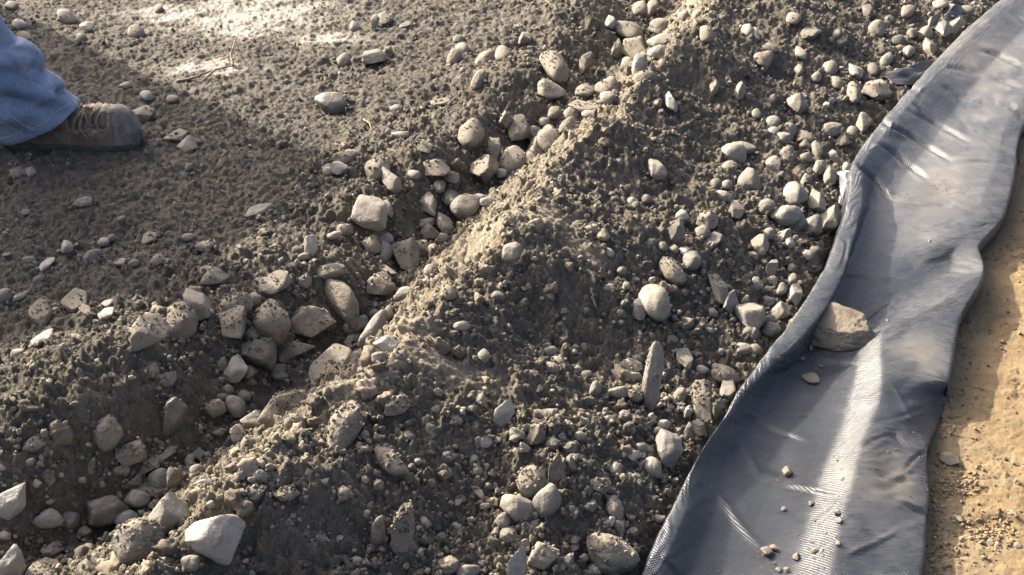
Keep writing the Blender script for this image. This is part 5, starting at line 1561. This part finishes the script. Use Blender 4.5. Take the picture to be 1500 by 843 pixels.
# jeans leg: rings given by their front and back points
JF = np.array([(-.142, .108), (-.160, .124), (-.173, .143), (-.171, .157), (-.186, .173), (-.210, .192), (-.208, .222), (-.221, .245), (-.241, .259), (-.262, .266), (-.284, .300), (-.296, .333), (-.310, .366), (-.326, .405), (-.345, .46), (-.350, .52), (-.355, .60), (-.365, .70), (-.375, .80), (-.385, .90)])
JB = np.array([(-.345, .036), (-.366, .054), (-.388, .072), (-.398, .088), (-.406, .108), (-.414, .130), (-.420, .154), (-.426, .178), (-.432, .204), (-.440, .232), (-.448, .262), (-.456, .292), (-.464, .326), (-.474, .37), (-.490, .44), (-.505, .52), (-.52, .61), (-.545, .71), (-.565, .81), (-.58, .90)])
JW = np.array([.083, .083, .082, .082, .083, .085, .087, .085, .084, .081, .080, .080, .080, .081, .083, .084, .088, .094, .098, .10])
def jeans_grid(K=10, nth=120):
    A = crom(JF, K); B = crom(JB, K); W = crom(JW[:, None], K)[:, 0]
    th = np.linspace(0, 2 * np.pi, nth, endpoint=False)      # 0 front, pi/2 near side (-y), pi back
    n = len(A); cx = (A + B) / 2; hx = (A - B) / 2
    c = np.cos(th); s = np.sin(th)
    c2 = np.sign(c) * np.abs(c) ** .85; s2 = np.sign(s) * np.abs(s) ** .9
    X = cx[:, :1] + hx[:, :1] * c2; Z = cx[:, 1:] + hx[:, 1:] * c2
    Y = -W[:, None] * s2
    u = np.arange(n)[:, None] / K + np.zeros((1, nth))
    sag = np.exp(-(u / 2.2) ** 2) * np.maximum(s, 0) ** 1.5
    Z = Z - .018 * sag
    near = np.maximum(s, 0)
    # folds that stack above the boot
    t = np.broadcast_to(th, Z.shape)
    dd = 0
    for (z0, t0, sl, wz, wt, amp) in ((.175, .9, .05, .022, .8, .012), (.245, 1.0, .045, .026, .7, .014), (.12, 1.3, -.05, .022, .7, .008), (.20, 1.9, -.06, .03, .6, -.010), (.285, .7, .07, .02, .7, -.008),
                                      (.215, .35, .02, .016, .5, -.012), (.15, .25, .03, .013, .5, -.010), (.14, 1.0, .06, .02, .6, -.008), (.34, 1.2, .1, .03, .9, .006), (.08, .7, -.04, .016, .5, .007), (.09, 1.7, .05, .02, .5, -.006)):
        dd = dd + amp * np.exp(-((Z - z0 - sl * (t - t0)) / wz) ** 2 - ((t - t0) / wt) ** 2)
    dd = dd * 1.55
    dd = dd + .0045 * fbm(np.cos(t) * 1.6 + 3, Z * 16 + np.sin(t) * 1.5, 601, 3)
    rx = X - cx[:, :1]; ry = Y; rl = np.sqrt(rx ** 2 + ry ** 2) + 1e-6
    X = X + dd * rx / rl; Y = Y + dd * ry / rl
    return np.stack([X, Y, Z], -1), th
JG, jth = jeans_grid()
def make_leg(parent, G3):
    n, m = G3.shape[:2]
    V = G3.reshape(-1, 3); F = grid_faces(n, m, True)
    jeans = mesh_obj('jeans', V, F, M_DENIM, parent)
    uvl = jeans.data.uv_layers.new(name='UVMap')
    zc = np.cumsum(np.concatenate([[0], np.linalg.norm(np.diff(G3.mean(1), axis=0), axis=1)]))
    fi = F.ravel(); col = fi % m; row = fi // m
    cc = np.where((col.reshape(-1, 4).max(1, keepdims=True) == m - 1) & (col.reshape(-1, 4) == 0), m, col.reshape(-1, 4)).ravel()
    uvl.data.foreach_set('uv', np.stack([cc * .56 / m, zc[row]], -1).astype(np.float32).ravel())
    sm = jeans.modifiers.new('cloth', 'SOLIDIFY'); sm.thickness = .002; sm.offset = -1
    def out(i, j, d):
        p = G3[i, j]; c = G3[i].mean(0); v = p - c; v[2] = 0; return p + v / (np.linalg.norm(v) + 1e-9) * d
    # hem band and its stitching
    rows = [0, 2, 5, 8, 10]
    hb = np.array([[out(i, j, dv) for j in range(m)] for i, dv in zip(rows, (.0008, .0035, .0042, .0034, .0006))])
    hem = mesh_obj('hem', hb.reshape(-1, 3), grid_faces(5, m, True), M_DENIM, jeans)
    uvl = hem.data.uv_layers.new(name='UVMap')
    def stitches(name, path, parent_, on=.0042, off=.0026):
        path = crom(np.array(path), 4); seg = np.linalg.norm(np.diff(path, axis=0), axis=1); L = np.concatenate([[0], np.cumsum(seg)])
        VV_, FF_ = [], []; s0 = 0; base = 0
        while s0 + on < L[-1]:
            q = np.array([[np.interp(s0 + on * k / 2, L, path[:, a]) for a in range(3)] for k in range(3)])
            v, f, e = tube(q, .0010, 4)
            VV_.append(v[:-2]); FF_.append(f + base); base += len(v) - 2; s0 += on + off
        return mesh_obj(name, np.concatenate(VV_), np.concatenate(FF_), M_THREAD, parent_)
    stitches('stitching', [out(9, j, .0048) for j in range(0, m // 2 + 14)], hem)
    # outer side seam, a raised welt that runs from the near hem up and back
    j0 = int(m * (1.40 / (2 * np.pi)))
    js = lambda i: int(j0 + (i / n) * 26)
    st = [np.array([out(i, js(i) + k, d) for i in range(6, n - 60, 3)]) for k, d in ((-3, .0003), (-2, .0050), (0, .0058), (2, .0050), (3, .0003))]
    sg = np.array(st).transpose(1, 0, 2)
    sw = mesh_obj('side_seam', sg.reshape(-1, 3), grid_faces(len(sg), 5), M_DENIM, jeans); sw.data.uv_layers.new(name='UVMap')
    stitches('stitching', [out(i, js(i) - 2, .0058) for i in range(10, n - 64, 5)], sw)
    stitches('stitching', [out(i, js(i) + 2, .0058) for i in range(10, n - 64, 5)], sw)
    return jeans
make_leg(person, JG)

# ------------------------------------------------------------------ unseen cabin, added only to cast shade on the trampled ground
def box(bm, c, d):
    m = bmesh.ops.create_cube(bm, size=1.0)
    for v in m['verts']: v.co = Vector((c[0] + v.co.x * d[0], c[1] + v.co.y * d[1], c[2] + v.co.z * d[2]))
def part(name, mat, parent, boxes, bev=.004):
    bm = bmesh.new()
    for c, d in boxes: box(bm, c, d)
    bmesh.ops.bevel(bm, geom=bm.edges[:], offset=bev, segments=1, affect='EDGES')
    me = bpy.data.meshes.new(name); bm.to_mesh(me); bm.free(); me.materials.append(mat)
    return link(bpy.data.objects.new(name, me), parent)
SHADE_CORNER = at_z(580, 275, 0.0); SHADE_LEFT = at_z(0, 545, 0.0)
HCAB = 2.35
dd_ = HCAB / math.tan(SUN_EL)
pc = SHADE_CORNER[:2] + dd_ * np.array([math.sin(SUN_AZ), math.cos(SUN_AZ)])
dirv = SHADE_LEFT[:2] - SHADE_CORNER[:2]; ang = math.atan2(dirv[1], dirv[0])
cabin = empty('added_shade_cabin', (pc[0], pc[1], 0), ang)          # local x runs along the front wall, away from the corner; local y points back
tag(cabin, 'added grey cabin out of view at the left, made up to cast shade', 'cabin')
sgn = -1.0
M_CAB = simple_mat('painted_steel', (.33, .35, .36), .5, .12, 5, .1, .002, .5)
M_CABD = simple_mat('dark_steel', (.10, .11, .12), .5, .15, 8, .1, .002, .5)
M_GLASS = simple_mat('dark_glass', (.03, .035, .04), .1, .1, 3, .0, .001, .5)
L_, W_ = 4.2, 2.3
part('wall', M_CAB, cabin, [((L_ / 2, sgn * W_ / 2, 1.18), (L_ - .02, W_ - .02, 2.10))])
part('roof', M_CABD, cabin, [((L_ / 2, sgn * W_ / 2, 2.29), (L_ + .0, W_ + .0, .11))])
part('skid', M_CABD, cabin, [((L_ / 2, sgn * .35, .06), (L_, .16, .14)), ((L_ / 2, sgn * (W_ - .35), .06), (L_, .16, .14))])
dr = part('door', M_CABD, cabin, [((.95, .012, 1.14), (.86, .05, 1.98))]); part('handle', M_METAL, dr, [((1.28, .06, 1.1), (.03, .05, .14))])
wd = part('window', M_CABD, cabin, [((2.7, .010, 1.45), (1.2, .05, .9))]); part('pane', M_GLASS, wd, [((2.7, .040, 1.45), (1.08, .012, .78))])
